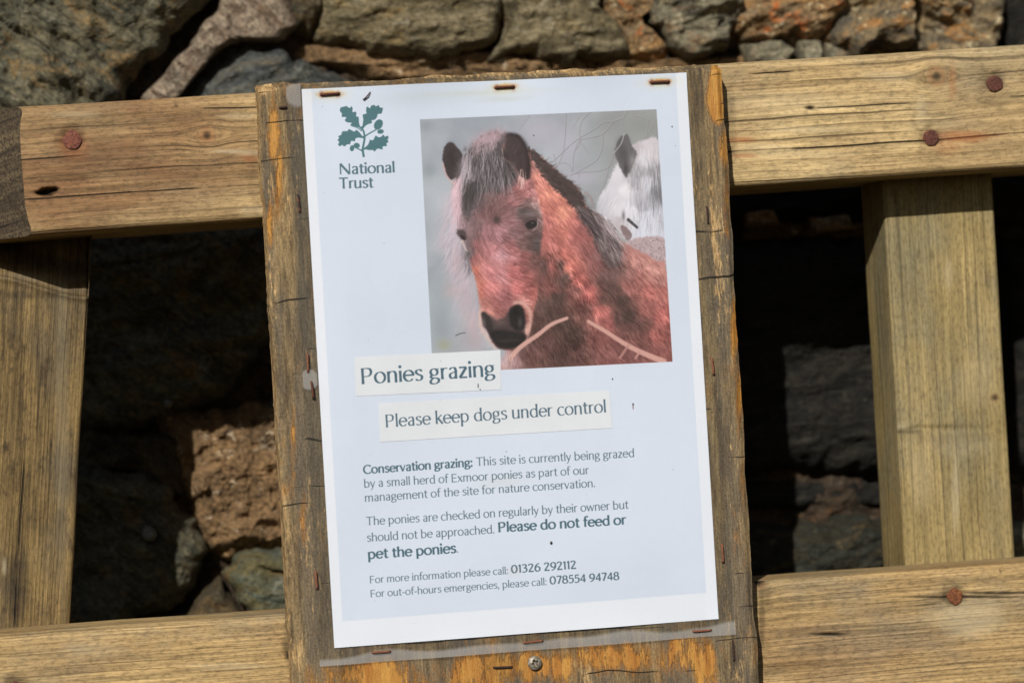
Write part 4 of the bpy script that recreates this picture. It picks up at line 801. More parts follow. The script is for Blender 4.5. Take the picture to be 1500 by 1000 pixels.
# the stones the photograph shows, traced where they stand
S_ = [
 ([(-190, -190), (250, -190), (338, -60), (326, -20), (304, 6), (256, 46), (214, 92), (176, 146), (150, 250), (-190, 260)], 'slate', -.022, .05, 1, .016, -.65, 7, 260, 80),
 ([(345, -60), (425, -60), (436, 0), (440, 36), (424, 56), (352, 58), (318, 78), (276, 124), (252, 156), (212, 168), (212, 136), (262, 78), (308, 24)], 'pink', .000, .04, 2, .007, -.8, 6, 180, 50),
 ([(350, 64), (420, 62), (470, 98), (560, 116), (640, 170), (520, 300), (230, 300), (212, 180), (262, 132), (322, 82)], 'blue', -.002, .05, 3, .010, .35, 6, 200, 60),
 ([(484, -150), (735, -150), (744, 18), (738, 44), (700, 66), (640, 84), (560, 72), (500, 60), (464, 50), (470, 8)], 'olive', -.008, .05, 4, .009, .08, 7, 200, 60),
 ([(746, -150), (888, -150), (888, 10), (922, 36), (940, 80), (860, 92), (780, 84), (722, 82), (744, 46)], 'olive', -.006, .05, 5, .009, .05, 7, 180, 50),
 ([(968, -90), (1072, -90), (1096, 10), (1082, 40), (1076, 62), (1046, 80), (1000, 68), (962, 26)], 'grey', -.010, .04, 6, .013, .2, 9, 170, 50),
 ([(1066, -90), (1230, -90), (1250, -10), (1236, 50), (1206, 60), (1180, 46), (1130, 58), (1096, 56), (1074, 44), (1078, 12)], 'orange', -.012, .04, 7, .013, .15, 9, 200, 56),
 ([(1214, -90), (1346, -90), (1350, 20), (1344, 66), (1310, 64), (1262, 76), (1224, 58), (1232, 8)], 'rusty', -.013, .04, 8, .014, .4, 9, 180, 52),
 ([(1330, -90), (1480, -90), (1484, 30), (1470, 104), (1398, 106), (1350, 72), (1336, 10)], 'rusty', -.009, .04, 9, .014, -.3, 9, 180, 52),
 ([(1492, -90), (1720, -90), (1720, 200), (1500, 200), (1486, 90)], 'dark', .004, .04, 10, .010, .1, 6, 110, 34),
 ([(1086, 58), (1150, 56), (1172, 72), (1160, 96), (1100, 92)], 'grey', .006, .03, 11, .006, 0, 4, 80, 22),
 ([(1176, 56), (1206, 58), (1212, 100), (1180, 100)], 'grey', .000, .03, 12, .005, 0, 4, 70, 20),
 ([(1214, 60), (1246, 66), (1256, 100), (1218, 104)], 'grey', .002, .03, 13, .005, .6, 4, 70, 20),
 ([(1262, 76), (1330, 64), (1394, 106), (1380, 180), (1262, 160)], 'blue', .010, .03, 14, .006, .3, 4, 90, 24),
 # behind the top rail
 ([(150, 170), (210, 190), (228, 305), (90, 305), (60, 250)], 'brown', .006, .03, 15, .008, 0, 6, 80, 22),
 ([(640, 165), (1000, 150), (1010, 330), (560, 340), (530, 300)], 'blue', .0, .04, 16, .010, 0, 6, 90, 26),
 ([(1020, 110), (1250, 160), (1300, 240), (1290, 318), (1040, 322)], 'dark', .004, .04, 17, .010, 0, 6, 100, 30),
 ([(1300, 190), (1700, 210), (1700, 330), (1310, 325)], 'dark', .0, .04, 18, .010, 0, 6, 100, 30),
 # through the left opening
 ([(40, 312), (230, 312), (420, 312), (470, 380), (420, 500), (330, 590), (180, 636), (30, 610), (-100, 500), (-100, 330)], 'slate', .000, .05, 19, .010, .1, 7, 220, 60),
 ([(430, 520), (560, 430), (640, 620), (500, 690), (450, 600), (390, 600)], 'blue', .004, .04, 20, .009, 0, 6, 110, 30),
 ([(30, 700), (150, 682), (245, 704), (290, 760), (306, 812), (286, 860), (240, 905), (40, 960), (-60, 830)], 'slate', -.012, .05, 21, .010, -.3, 6, 180, 54),
 ([(330, 842), (372, 812), (430, 800), (540, 830), (560, 960), (400, 960), (366, 900)], 'moss', -.008, .05, 22, .008, -.4, 6, 150, 44),
 ([(262, 912), (300, 862), (326, 846), (350, 880), (382, 950), (250, 960)], 'brown', .004, .05, 23, .008, -.8, 5, 110, 34),
 # through the right opening
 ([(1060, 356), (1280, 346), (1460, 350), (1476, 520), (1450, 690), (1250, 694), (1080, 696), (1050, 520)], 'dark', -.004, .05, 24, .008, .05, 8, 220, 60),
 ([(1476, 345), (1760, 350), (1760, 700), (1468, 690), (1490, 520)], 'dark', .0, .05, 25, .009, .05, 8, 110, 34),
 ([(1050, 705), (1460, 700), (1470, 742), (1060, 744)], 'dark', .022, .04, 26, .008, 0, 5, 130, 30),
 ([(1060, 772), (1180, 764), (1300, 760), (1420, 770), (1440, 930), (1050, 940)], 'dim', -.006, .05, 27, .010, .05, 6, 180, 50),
 ([(1432, 765), (1760, 750), (1760, 940), (1450, 930)], 'grey', -.002, .05, 28, .010, .05, 6, 110, 30),
 ([(560, 380), (800, 345), (1040, 345), (1046, 540), (1000, 660), (700, 640), (640, 500)], 'slate', .0, .05, 29, .010, 0, 6, 100, 28),
 ([(520, 700), (700, 660), (1040, 680), (1050, 930), (600, 960), (545, 820)], 'blue', .0, .05, 30, .010, 0, 6, 100, 28),
 ([(1092, 310), (1140, 304), (1150, 330), (1100, 336)], 'orange', .006, .03, 34, .004, 0, 4, 60, 16),
 ([(1190, 318), (1250, 312), (1262, 338), (1200, 342)], 'orange', .008, .03, 35, .004, 0, 4, 60, 16),
 ([(210, 776), (218, 771), (228, 776), (231, 785), (225, 793), (214, 792), (209, 785)], 'pale', -.016, .02, 36, .001, 0, 2, 40, 16),
 ([(240, 588), (247, 584), (254, 589), (252, 596), (243, 597)], 'pale', -.006, .02, 37, .001, 0, 2, 40, 16),
]
SM['pale'] = stone_mat('pale_pebble', lin(150, 150, 140), lin(176, 174, 164), lin(140, 136, 126), lin(150, 130, 100), .3, 1, 0, .3, 60)
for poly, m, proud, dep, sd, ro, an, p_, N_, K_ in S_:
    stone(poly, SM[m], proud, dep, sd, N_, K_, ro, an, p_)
# the rest of the wall, beyond the frame
rng = np.random.default_rng(77); z = -1.1
while z < .62:
    hgt = rng.uniform(.07, .15); x = -1.3 + rng.uniform(-.1, 0)
    while x < 1.5:
        w_ = rng.uniform(.10, .30)
        xc, zc = x + w_ / 2, z + hgt / 2
        if not (x + w_ > -.335 and x < .40 and z + hgt > -.245 and z < .208):
            gx = .006; q = [(x + gx + rng.uniform(0, .02), z + gx), (x + w_ * .5, z + gx + rng.uniform(-.01, .01)), (x + w_ - gx, z + gx + rng.uniform(0, .02)), (x + w_ - gx, z + hgt * .6), (x + w_ - gx - rng.uniform(0, .03), z + hgt - gx), (x + w_ * .4, z + hgt - gx + rng.uniform(-.01, .01)), (x + gx, z + hgt - gx - rng.uniform(0, .03)), (x + gx, z + hgt * .4)]
            stone(q, SM[['slate', 'blue', 'olive', 'grey', 'brown', 'dark', 'moss', 'rusty'][rng.integers(8)]], rng.uniform(-.012, .01), .05, int(rng.integers(999)), 40, 12, .010, rng.uniform(-.3, .3), 6, world=True)
        x += w_
    z += hgt
mortar('packing', -1.45, 1.75, -1.12, .64, .075, MORTAR_D, res=.02, amp=.01, seed=9)
def box(name, x0, x1, y0, y1, z0, z1, mat, parent):
    V = [(x, y, z_) for x in (x0, x1) for y in (y0, y1) for z_ in (z0, z1)]
    return link(name, mesh(name, V, np.array([(0, 1, 3, 2), (4, 6, 7, 5), (0, 4, 5, 1), (2, 3, 7, 6), (0, 2, 6, 4), (1, 5, 7, 3)]), smooth_=False), parent, (mat,))
box('wall_core', -1.44, 1.74, .36, .62, -1.15, .63, MORTAR_D, wall)

# ================================================================ the gate
gate = empty('wooden_gate', (0.02, .07, -1.1), 'weathered softwood gate with two wide rails and upright timbers, rusty nails', 'gate')
RUST = rust_mat('rusty_nail', (132, 76, 58), (84, 44, 34)); RUST_D = rust_mat('dark_rusty_nail', (104, 56, 40), (58, 32, 24)); RUST_B = rust_mat('brown_nail', (128, 74, 36), (88, 48, 24))
W_TOP = wood('rail_softwood', lin(208, 181, 131), lin(182, 155, 110), lin(122, 95, 60), lin(136, 124, 102), spacing=.0062, late=.36, lines=.7, fib=.5, spd=.0045, wave=16, greyamt=.55, blotch=.25, off=1)
W_BOT = wood('lower_rail_softwood', lin(196, 167, 116), lin(172, 143, 98), lin(128, 102, 68), lin(138, 128, 108), spacing=.0024, late=.4, lines=.35, fib=.55, spd=.0035, wave=18, greyamt=.6, blotch=.3, off=23, check=.034)
W_POST = wood('upright_softwood', lin(172, 150, 102), lin(148, 130, 86), lin(112, 96, 66), lin(128, 122, 98), spacing=.0054, late=.5, lines=.2, fib=.42, spd=.003, wave=26, greyamt=.6, blotch=.35, off=40, check=.05, chks=.25)
W_OLD = wood('old_upright_softwood', lin(142, 118, 74), lin(112, 92, 58), lin(72, 58, 40), lin(86, 76, 60), spacing=.0021, late=.4, lines=.22, fib=.72, spd=.003, wave=26, greyamt=.75, blotch=.9, off=60, check=.03, chks=.8)
ENDG = end_grain('rail_end_grain', lin(112, 96, 70), lin(70, 58, 42))

xa, xb = -.2535, .62
def rz(x, top): return (.1478 if top else .0793) + (x + .249) * .0180
O_ = np.array([xa, .018, (rz(xa, 1) + rz(xa, 0)) / 2]); A_ = np.array([1, 0, .0180]); A_ = A_ / np.linalg.norm(A_)
N_NAIL = [(106, 205, 13.5), (1457, 123, 12.6), (1364, 202, 12.4)]
tf = [(160, 230, 260, 140, 5, 1.0), (1090, 160, 40, 60, 5, .25), (1460, 200, 80, 60, 5, .3)] + [(x, y, r * 1.3, r * 1.2, 0, .65) for x, y, r in N_NAIL] + [(x, y, r * 1.5, r * 1.4, 4, .0016) for x, y, r in N_NAIL] + [
    (70, 281, 11, 6, 3, .006), (60, 283, 8, 3, 3, .004), (80, 277, 7, 3, 3, .004), (1410, 200, 46, 9, 1, .85), (1385, 212, 26, 16, 1, .5), (106, 215, 22, 22, 1, .5), (120, 225, 60, 34, 0, .16),
    (1364, 222, 22, 16, 0, .25), (1457, 142, 30, 18, 0, .3), (1070, 190, 9, 60, 0, .35), (1082, 205, 26, 4, 1, .9), (1090, 228, 22, 3, 1, .9), (1120, 215, 40, 4, 2, .4), (372, 224, 26, 5, 2, .55), (366, 232, 14, 6, 1, .6), (340, 222, 30, 3, 2, .7),
    (350, 170, 30, 5, 2, .35), (374, 260, 12, 50, 0, .25), (376, 310, 26, 8, 2, .4), (1300, 112, 40, 8, 2, .3), (1395, 120, 6, 26, 1, .5), (1180, 190, 60, 5, 2, .4), (1150, 150, 90, 16, 2, .28), (1160, 225, 90, 6, 2, .25), (1120, 247, 60, 10, 0, .2), (1187, 158, 7, 3, 3, .001),
    (258, 155, 3, 3, 0, .7), (110, 168, 40, 5, 2, .3), (1100, 300, 60, 6, 0, .2), (1350, 160, 8, 26, 2, .3)]
def slant(c, y): return -np.clip(y, 0, 1) * 1.05 - .006 * np.clip((c / .034), 0, 1) ** 4 * 0 + .004 * np.abs(c / .034) ** 5
# the rail is one timber; behind the board it runs on
BZ, BS = -.1644, -.003
top_rail = timber('rail', O_, A_, (-A_[2], 0, A_[0]), xb - xa, .0690, .097, .0052, 900, 92, W_TOP, ENDG, gate,
       knots=[(1372, 112, .0042), (303, 198, .0032), (700, 230, .006)], feats=tf, seed=2, end0=slant)
bf = [(1250, 960, 240, 50, 5, .45), (1399, 873, 16, 15, 0, .65), (1399, 873, 18, 17, 4, .0016), (1400, 874, 95, 1.6, 3, .0012), (1460, 868, 60, 1.4, 3, .001), (1420, 905, 50, 26, 2, .55), (1440, 885, 26, 10, 2, .4), (1216, 929, 24, 2.6, 3, .002), (1214, 930, 13, 1.6, 2, 1.0), (1112, 850, 9, 9, 3, .0015), (1116, 900, 5, 60, 0, .5),
      (1120, 870, 10, 20, 0, .4), (424, 925, 7, 50, 0, .4), (420, 945, 8, 12, 0, .6), (427, 960, 10, 8, 3, .001), (1465, 836, 1.6, 3, 0, .8), (1172, 840, 12, 3, 0, .5), (22, 1004, 20, 18, 0, .7), (1370, 940, 60, 14, 0, .12), (330, 975, 60, 5, 2, .4), (130, 950, 40, 12, 2, .2)]
bot_rail = timber('rail', (-.42, .018, BZ), (1, 0, BS), (-BS, 0, 1), 1.04, .0700, .0445, .0050, 1000, 92, W_BOT, ENDG, gate, knots=[(1112, 852, .003)], feats=bf, seed=5)
mid_rail = timber('rail', (-.42, .018, -.62), (1, 0, 0), (0, 0, 1), 1.04, .0700, .10, .006, 60, 14, W_BOT, ENDG, gate, seed=6)
# right upright
pf = [(1457, 582, 5, 5, 0, .8), (1330, 632, 30, 3, 0, .5), (1320, 626, 10, 4, 2, .5), (1390, 640, 60, 12, 0, .18), (1400, 650, 60, 18, 2, .22), (1345, 372, 3, 8, 0, .4), (1365, 375, 4, 6, 0, .4), (1400, 720, 6, 60, 2, .5), (1350, 700, 18, 50, 2, .25), (1390, 400, 6, 26, 2, .3), (1430, 560, 30, 40, 2, .2), (1325, 625, 14, 5, 4, -.0010), (1380, 628, 60, 5, 4, .0012)]
timber('upright', (.2625, .057, -1.08), (0, 0, 1), (-1, 0, 0), 1.2, .0655, .046, .0022, 1100, 60, W_POST, ENDG, gate, knots=[(1457, 582, .0018)], feats=pf, seed=7, flip=False)
# left upright: it leans, and its head is scooped out under the rail
p0 = at(103, 912, .058); p1 = at(130, 430, .058); ax_ = (p1 - p0) / np.linalg.norm(p1 - p0); cd_ = np.array([-ax_[2], 0, ax_[0]])
start = p0 + cd_ * .045 - ax_ * .90; Lp = 1.155
def scoop(x, y):
    zl = 402 + 32 * sstep(-20, 130, x) - 14 * np.exp(-((x - 20) / 30) ** 2) * 0; d = zl - y
    return .010 * sstep(-2, 3, d) + .026 * sstep(8, 60, d) - .0015 * np.exp(-((d + 2) / 5) ** 2)
lf = [(60, 405, 90, 8, 2, .15), (40, 432, 60, 6, 0, .35), (30, 640, 3, 200, 0, .45), (56, 560, 2.4, 120, 0, .55), (5, 490, 2.2, 60, 0, .6), (12, 800, 14, 90, 0, .35), (28, 860, 18, 60, 0, .5), (70, 760, 30, 24, 0, .25), (6, 830, 3, 12, 2, .9), (90, 600, 10, 300, 2, .18), (20, 700, 26, 26, 0, .3)]
timber('upright', start, ax_, cd_, Lp, .09, .046, .0024, 1150, 80, W_OLD, ENDG, gate, feats=lf, seed=9, scallop=scoop)

def disc_mesh(name, R_, h_, seed, cross=False, n=48, m=14, jag=.06):
    th = np.linspace(0, 2 * math.pi, n, endpoint=False); r = np.concatenate([np.linspace(0, 1, m), [1.0]]); T, Rr = np.meshgrid(th, r)
    rr = R_ * Rr * (1 + jag * (fbm(np.cos(T) * 2 + 5, np.sin(T) * 2 + 5, seed, 3) - .5) * 2); X = rr * np.cos(T); Z_ = rr * np.sin(T)
    Y = -h_ * (1 - .35 * Rr ** 4) + (fbm(X * 900, Z_ * 900, seed, 3) - .5) * .0004 * (0 if cross else 1); Y[-1] = 0.004
    if cross:
        Y = -h_ * (1 - .45 * Rr ** 2.5); ax = np.minimum(np.abs(X * .9 + Z_ * .43), np.abs(-X * .43 + Z_ * .9)); al = np.maximum(np.abs(X * .9 + Z_ * .43), np.abs(-X * .43 + Z_ * .9))
        Y = Y + .0016 * sstep(.00075, .00045, ax) * sstep(.0020, .0017, al) + .0010 * sstep(.0013, .0007, np.hypot(X, Z_)); Y[-1] = .004
    return mesh(name, np.stack([X, Y, Z_], -1), quads(m + 1, n, True))
def put_disc(name, px_, py_, depth, me, mat, parent, rot=0.0):
    P_ = at(px_, py_, depth); me.materials.append(mat); o = bpy.data.objects.new(name, me); scene.collection.objects.link(o); o.parent = parent
    o.location = Vector(P_) - parent.matrix_basis.translation if parent.type == 'EMPTY' else Vector(P_); o.rotation_euler = (0, rot, 0)
    if parent.type != 'EMPTY': o.matrix_parent_inverse = parent.matrix_basis.inverted() if parent.parent is None else Matrix.Identity(4)
    return o
for (x, y, r, m_, par, sd) in [(106, 205, 13.2, RUST, top_rail, 3), (1457, 123, 12.4, RUST_D, top_rail, 4), (1364, 202, 12.2, RUST_D, top_rail, 5), (1399, 873, 12.2, RUST_B, bot_rail, 6), (22, 1007, 13, RUST_D, bot_rail, 7)]:
    put_disc('nail', x, y, .0186, disc_mesh('nail', r * .000366, .0007, sd, jag=.14), m_, par)

# ================================================================ the backing board
board = empty('backing_board', (-.001, .009, -.2), 'weathered plywood board with flaking orange paint nailed across the gate rails', 'board')
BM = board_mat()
def board_mesh():
    x0, x1, z0, z1, D = -.1279, .1257, -.232, .1530, .0180
    nx, nz = 330, 480; u = np.linspace(0, 1, nx); w = np.linspace(0, 1, nz); U, Wv = np.meshgrid(u, w)
    X = x0 + (x1 - x0) * U; Zc = z0 + (z1 - z0) * Wv
    dl = (X - x0); dr = (x1 - X); dt = (z1 - Zc)
    # worn edges: ragged outline, chipped top arris
    X = X + (fbm(Zc * 60, Zc * 0 + 1, 3, 4) - .5) * .0022 * np.exp(-dl / .01) + (fbm(Zc * 55, Zc * 0 + 9, 4, 4) - .5) * .0022 * np.exp(-dr / .01)
    Zc = Zc + (fbm(X * 70, X * 0 + 2, 6, 4) - .5) * .0030 * np.exp(-dt / .008)
    Y = np.zeros_like(X) + .0030 * np.exp(-(dl / .0022) ** 2) + .0022 * np.exp(-(dr / .0020) ** 2)
    chip = .0026 + .0022 * fbm(X * 60, X * 0, 12, 4)
    Y += .0085 * sstep(1, 0, dt / chip) * (.7 + .6 * fbm(X * 240, Zc * 300, 2, 3))
    Y += (fbm(X * 260, Zc * 24, 5, 3) - .5) * .0006 + (fbm(X * 20, Zc * 12, 15, 3) - .5) * .0010
    px_, py_ = pix(np.stack([X, Y, Zc], -1)); mask = np.zeros(X.shape + (3,))
    def f(fx, fy, rx, ry, ch, a): mask[..., ch] = np.maximum(mask[..., ch], a * np.exp(-(((px_ - fx) / rx) ** 2 + ((py_ - fy) / ry) ** 2) ** 1.5))
    for q in [(1049, 135, 12, 52, 0, 1.6), (1053, 165, 12, 24, 0, 1.4), (1060, 215, 9, 36, 0, 1.2), (1065, 300, 6, 60, 0, .8), (1076, 480, 7, 50, 0, 1.0), (1083, 590, 6, 50, 0, .8), (1088, 700, 6, 50, 0, .7), (400, 200, 9, 40, 0, 1.15), (410, 250, 7, 34, 0, .9), (395, 330, 5, 36, 0, .6), (430, 640, 5, 60, 0, .75), (445, 760, 6, 50, 0, .8), (410, 300, 8, 30, 0, .3),
              (560, 990, 90, 30, 0, .95), (900, 960, 90, 26, 0, .75), (780, 975, 70, 24, 0, .85), (680, 985, 60, 30, 0, .8), (1000, 955, 70, 30, 0, .6), (1100, 950, 10, 50, 0, .4), (520, 975, 30, 16, 0, .7), (447, 660, 4, 30, 0, .5), (450, 800, 4, 40, 0, .5), (436, 560, 4, 40, 0, .3), (1030, 985, 20, 25, 0, .7),
              (420, 830, 12, 200, 1, .5), (400, 400, 10, 200, 1, .6), (1050, 300, 14, 200, 1, .6), (1075, 600, 12, 200, 1, .4), (700, 104, 360, 10, 1, 1.2), (390, 130, 20, 10, 1, 1.0), (440, 955, 20, 30, 1, .5), (850, 985, 20, 30, 1, .6),
              (735, 975, 34, 26, 2, .8), (1075, 950, 9, 34, 2, 1.0), (505, 985, 18, 18, 2, .8)]: f(*q)
    # darker, greyer wood under the plastic: the film's tint put into the colour
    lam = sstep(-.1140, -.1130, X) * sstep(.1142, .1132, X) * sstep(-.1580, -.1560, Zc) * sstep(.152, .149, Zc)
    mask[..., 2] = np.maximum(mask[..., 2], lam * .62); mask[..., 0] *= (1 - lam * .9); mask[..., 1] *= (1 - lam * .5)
    front = np.stack([X, Y, Zc], -1); G = np.stack([Zc, X, Y * .2], -1)
    V = [front.reshape(-1, 3)]; Gs = [G.reshape(-1, 3)]; Ms = [mask.reshape(-1, 3)]; Fs = [quads(nz, nx)[:, ::-1]]; base = nx * nz
    for idx, nrm in ((np.arange(nx) + (nz - 1) * nx, 1), (np.arange(nx), -1), (np.arange(nz) * nx, -1), (np.arange(nz) * nx + nx - 1, 1)):
        e = front.reshape(-1, 3)[idx]; K = 14; rows = []
        for q in range(K):
            t = q / (K - 1); r_ = e.copy(); r_[:, 1] = e[:, 1] * (1 - t) + D * t
            j = (fbm(e[:, 0] * 200 + e[:, 2] * 200, r_[:, 1] * 900, 8, 3) - .5) * .0016 * min(t * 6, 1)
            if idx[1] - idx[0] == 1: r_[:, 2] += j - .0 * t
            else: r_[:, 0] += j
            rows.append(r_)
        Rw = np.array(rows); V.append(Rw.reshape(-1, 3)); g_ = Rw.copy(); Gs.append(np.stack([g_[..., 2] + g_[..., 1] * .4, g_[..., 0] * 1.0 + g_[..., 1], g_[..., 1]], -1).reshape(-1, 3))
        mk = np.zeros((K, len(e), 3)); mk[..., 1] = .9; Ms.append(mk.reshape(-1, 3)); f_ = quads(K, len(e)) + base; base += K * len(e)
        Fs.append(f_ if (nrm > 0) == (idx[1] - idx[0] == 1) else f_[:, ::-1])
    V.append(np.array([(x0, D, z0), (x1, D, z0), (x1, D, z1), (x0, D, z1)])); Gs.append(np.zeros((4, 3))); Ms.append(np.zeros((4, 3))); Fs.append(np.array([[base + 3, base + 2, base + 1, base]])[:, ::-1])
    return mesh('panel', np.vstack(V), [np.vstack(Fs)], np.vstack(Gs), np.vstack(Ms))
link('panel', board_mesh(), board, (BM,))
_k = Net('zinc_screw'); _g = _k.n('ShaderNodeNewGeometry').outputs['Position']; _n = _k.noise(_g, 700, 700, 700, 4, .7)
ZINC = _k.out(_k.n('ShaderNodeBsdfPrincipled', {'Base Color': _k.mix(_k.ramp(_n, .4, .65), lin(120, 112, 98), lin(168, 160, 146)), 'Metallic': .45, 'Roughness': .5, 'Normal': _k.n('ShaderNodeBump', {'Distance': .0002, 'Height': _n}).outputs[0]}).outputs[0])
put_disc('screw', 783, 970, -.0008, disc_mesh('screw', .0037, .0022, 9, True, 96, 40, 0), ZINC, board)

# ---------------------------------------------------------------- staples
ST = rust_mat('rusty_staple', (104, 56, 36), (60, 30, 20), .75, 0, 2); ST_D = rust_mat('dark_staple', (62, 36, 28), (30, 20, 17), .8, 0, 2); ST_O = rust_mat('orange_staple', (140, 88, 64), (100, 56, 38), .8, 0, 2)
def staple_mesh(Lm, w=.0007, bow=0.0):
    pts = [(-Lm / 2, .004, 0), (-Lm / 2, -.0002, 0), (-Lm / 2 + .0006, -.0009, 0)] + [(-Lm / 2 + .0006 + (Lm - .0012) * i / 8, -.0010, bow * math.sin(math.pi * i / 8)) for i in range(1, 8)] + [(Lm / 2 - .0006, -.0009, 0), (Lm / 2, -.0002, 0), (Lm / 2, .004, 0)]
    P = np.array(pts); T = np.gradient(P, axis=0); T /= np.linalg.norm(T, axis=1)[:, None]; V = []
    for p_, t in zip(P, T):
        b = np.array([0, 0, 1.0]); nn = np.cross(t, b); nn /= np.linalg.norm(nn)
        for q in range(8): a = q * math.pi / 4; V.append(p_ + w * (.62 * math.cos(a) * nn + .9 * math.sin(a) * b))
    return mesh('staple', np.array(V), quads(len(P), 8, True)[:, ::-1])
def staple(x0, y0, x1, y1, depth, mat, parent, bow=0.0):
    a, b = at(x0, y0, depth), at(x1, y1, depth); c = (a + b) / 2; L_ = np.linalg.norm(b - a); ang = math.atan2(b[2] - a[2], b[0] - a[0])
    me = staple_mesh(L_, .00066, bow); me.materials.append(mat); o = bpy.data.objects.new('staple', me); scene.collection.objects.link(o); o.parent = parent
    o.location = Vector(c) - parent.location; o.rotation_euler = (0, -ang, 0); return o
for q in [(723, 977, 750, 976, 0, ST_D), (1073, 937, 1075, 968, 0.0004, ST_D), (409, 158, 420, 157.5, 0.0, ST_D), (1035, 303, 1037, 328, -.0002, ST_D), (436, 285, 439, 311, 0, ST_D)]: staple(*q[:5], q[5], board)

# ================================================================ the laminated notice
notice = empty('laminated_notice', (0, -.001, -.155), 'white laminated notice about ponies grazing, stapled to the wooden board', 'notice')
SP = [(483, 138), (739, 128), (966, 120)]; SPX = [at(x, y, 0)[0] for x, y in SP]; BX = [at(559, 953, 0)[0], at(780, 938, 0)[0], at(1028, 923, 0)[0]]
def lift(X, Zc):
    """how far the sheet stands off the board: it bellies out between its staples and curls at the edges"""
    y = np.zeros_like(X) + .0005
    edges = [-.125] + SPX + [.125]
    for i, (a, b) in enumerate(zip(edges[:-1], edges[1:])):
        t = np.clip((X - a) / (b - a), 0, 1); amp = (.0012, .0030, .0022, .0010)[i]
        y += amp * np.sin(math.pi * t) ** 2 * np.exp(-(.153 - Zc) / .012) * ((X >= a) & (X < b))
    edges = [-.125] + BX + [.125]
    for i, (a, b) in enumerate(zip(edges[:-1], edges[1:])):
        t = np.clip((X - a) / (b - a), 0, 1); y += (.0012, .0016, .0022, .0016)[i] * np.sin(math.pi * t) ** 2 * np.exp(-(Zc + .158) / .008) * ((X >= a) & (X < b))
    y += .0022 * (fbm(X * 9 + 3, Zc * 7, 21, 3) - .35) * sstep(0, .03, .114 - np.abs(X))
    y += .0010 * np.exp(-((Zc + .010) / .012) ** 2) * np.exp(-(X + .114) / .006) + .0008 * np.exp(-((Zc - .004) / .010) ** 2) * np.exp(-(.114 - X) / .006)
    return np.maximum(y, .0003)
def sheet(name, corners, nx, nz, off, mats, thick=0.0):
    (ax_, az_), (bx_, bz_), (cx_, cz_), (dx_, dz_) = corners; u, w = np.meshgrid(np.linspace(0, 1, nx), np.linspace(0, 1, nz))
    X = (ax_ * (1 - u) + bx_ * u) * (1 - w) + (dx_ * (1 - u) + cx_ * u) * w; Zc = (az_ * (1 - u) + bz_ * u) * (1 - w) + (dz_ * (1 - u) + cz_ * u) * w
    Y = -lift(X, Zc) - off; uv = np.stack([(X + .105) / .210, (Zc + .1485) / .297], -1).reshape(-1, 2)
    return link(name, mesh(name, np.stack([X, Y, Zc], -1), quads(nz, nx), uv=uv), notice, mats)   # corners run TL, TR, BR, BL
SHEET = paint_sheet()
def ink(name, arr):
    im = bpy.data.images.new(name, SHEET.w, SHEET.h, alpha=False); px4 = np.ones((SHEET.h, SHEET.w, 4), np.float32); px4[..., :3] = arr[::-1] / 255.0
    im.pixels.foreach_set(px4.ravel()); im.update(); im.pack(); return im
def paper_mat(name, im, gain=1.0):
    k = Net(name); uv = k.n('ShaderNodeUVMap', uv_map='uv').outputs[0]; t = k.n('ShaderNodeTexImage', {'Vector': uv}); t.image = im; t.interpolation = 'Cubic'; t.extension = 'EXTEND'
    g = k.n('ShaderNodeNewGeometry').outputs['Position']; n = k.noise(g, 500, 500, 500, 3, .6); v = k.ramp(n, .3, .7, .985 * gain, 1.0 * gain)
    col = k.mix(1.0, t.outputs[0], k.n('ShaderNodeCombineColor', {0: v, 1: v, 2: v}).outputs[0], 'MULTIPLY')
    b = k.n('ShaderNodeBsdfPrincipled', {'Base Color': col, 'Roughness': .6}); b.inputs['Specular IOR Level'].default_value = .2; return k.out(b.outputs[0])
PM = paper_mat('printed_paper', ink('notice_print', SHEET.a)); PS = paper_mat('pasted_strip_paper', ink('strip_print', SHEET.b))
sheet('paper', [(-.105, .1485), (.105, .1485), (.105, -.1485), (-.105, -.1485)], 260, 360, 0, (PM,))
for q in STRIPS:
    cs = [at(x, y, 0) for x, y in q]; sheet('pasted_strip', [(c[0], c[2]) for c in cs], 90, 24, .00022, (PS,))
k = Net('clear_plastic_film'); g = k.n('ShaderNodeNewGeometry').outputs['Position']; uvn = k.n('ShaderNodeUVMap', uv_map='uv').outputs[0]
fr = k.n('ShaderNodeFresnel', {'IOR': 1.49, 'Normal': k.n('ShaderNodeBump', {'Strength': .35, 'Distance': .004, 'Height': k.noise(g, 16, 16, 16, 3, .5)}).outputs[0]}).outputs[0]
bm = k.n('ShaderNodeBump', {'Strength': .5, 'Distance': .0006, 'Height': k.noise(g, 60, 60, 60, 4, .6)}).outputs[0]
sepu = k.n('ShaderNodeSeparateXYZ', {0: g}).outputs
xo = k.n('ShaderNodeCombineXYZ', {0: sepu[0]}).outputs[0]
edge = k.math('MULTIPLY_ADD', k.math('SUBTRACT', k.noise(xo, 26, 1, 1, 1, .4, off=2), .5), .013, -.1535)
dz = k.math('SUBTRACT', edge, sepu[2]); ed = k.math('MULTIPLY', k.ramp(dz, -.0012, .0012), k.ramp(dz, .012, .001, .55, 1.0))
rad = k.n('ShaderNodeVectorMath', {0: g, 1: tuple(at(452, 556, 0))}, operation='DISTANCE').outputs['Value']; left_lift = k.math('MULTIPLY', k.ramp(rad, .0062, .0048), k.ramp(sepu[0], -.1052, -.1062))
rad2 = k.n('ShaderNodeVectorMath', {0: g, 1: tuple(at(436, 138, 0))}, operation='DISTANCE').outputs['Value']; tl = k.math('MULTIPLY', k.ramp(rad2, .0085, .0055), k.ramp(sepu[0], -.1052, -.1062))
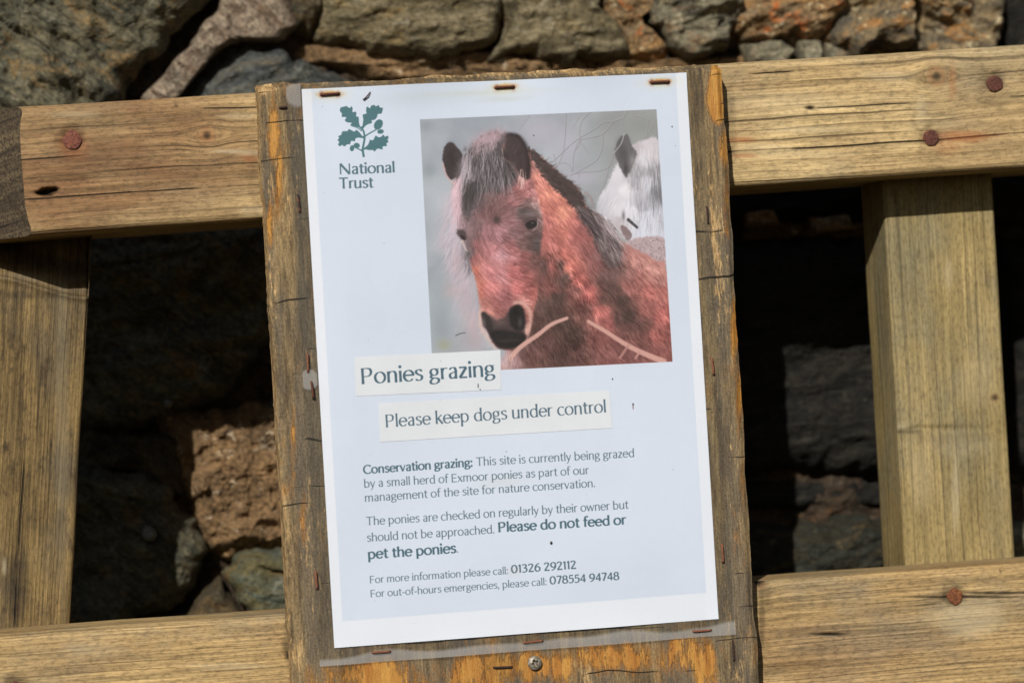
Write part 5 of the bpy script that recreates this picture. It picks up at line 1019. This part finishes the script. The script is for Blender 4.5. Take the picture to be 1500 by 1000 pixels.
hz = k.math('MULTIPLY_ADD', k.math('ADD', k.math('ADD', ed, left_lift), tl, clamp=True), .26, .002)
base = k.n('ShaderNodeMixShader', {0: hz, 1: k.n('ShaderNodeBsdfTransparent', {'Color': (.965, .97, .975, 1)}).outputs[0], 2: k.n('ShaderNodeBsdfDiffuse', {'Color': lin(214, 212, 210)}).outputs[0]})
FILM = k.out(k.n('ShaderNodeMixShader', {0: k.math('MULTIPLY', fr, .9), 1: base.outputs[0], 2: k.n('ShaderNodeBsdfGlossy', {'Roughness': .22, 'Color': (1, 1, 1, 1), 'Normal': bm}).outputs[0]}).outputs[0])
sheet('plastic_film', [(-.1135, .1512), (.1136, .1512), (.1138, -.1575), (-.1134, -.1577)], 280, 380, .00050, (FILM,))
for q in [(470, 139, 497, 137, ST), (725, 128.5, 753, 127, ST), (953, 121, 980, 119.5, ST), (545, 955, 572, 953, ST_O), (767, 940.5, 795, 937.5, ST_O), (1015, 924, 1042, 922, ST_O), (450, 518, 451, 545, ST_O), (456, 559, 459, 583, ST), (1042, 524, 1045, 548, ST_O), (1057, 797, 1059, 823, ST_O), (462, 836, 464, 862, ST_O)]:
    c = at((q[0] + q[2]) / 2, (q[1] + q[3]) / 2, 0); staple(*q[:4], -float(lift(np.array([c[0]]), np.array([c[2]]))[0]) - .0006, q[4], notice)
def thorn():
    a, b = at(542.5, 134.5, -.0026), at(532.5, 146.5, -.0022); P = np.array([a, a * .5 + b * .5 + np.array([.0003, -.0006, 0]), b, b + np.array([-.0004, 0, .0006])]); V = []
    for i, (p_, r) in enumerate(zip(P, (.0002, .00035, .0004, .00015))):
        for q in range(8): t = q * math.pi / 4; V.append(p_ + r * np.array([math.cos(t) * .8, math.sin(t), -math.cos(t) * .6]))
    o = link('plant_stalk', mesh('plant_stalk', np.array(V), quads(4, 8, True)), None, (rust_mat('dry_stalk', (70, 40, 36), (40, 24, 22)),))
    tag(o, 'tiny dark dry stalk stuck on the notice above the oak leaf emblem', 'debris')
thorn()
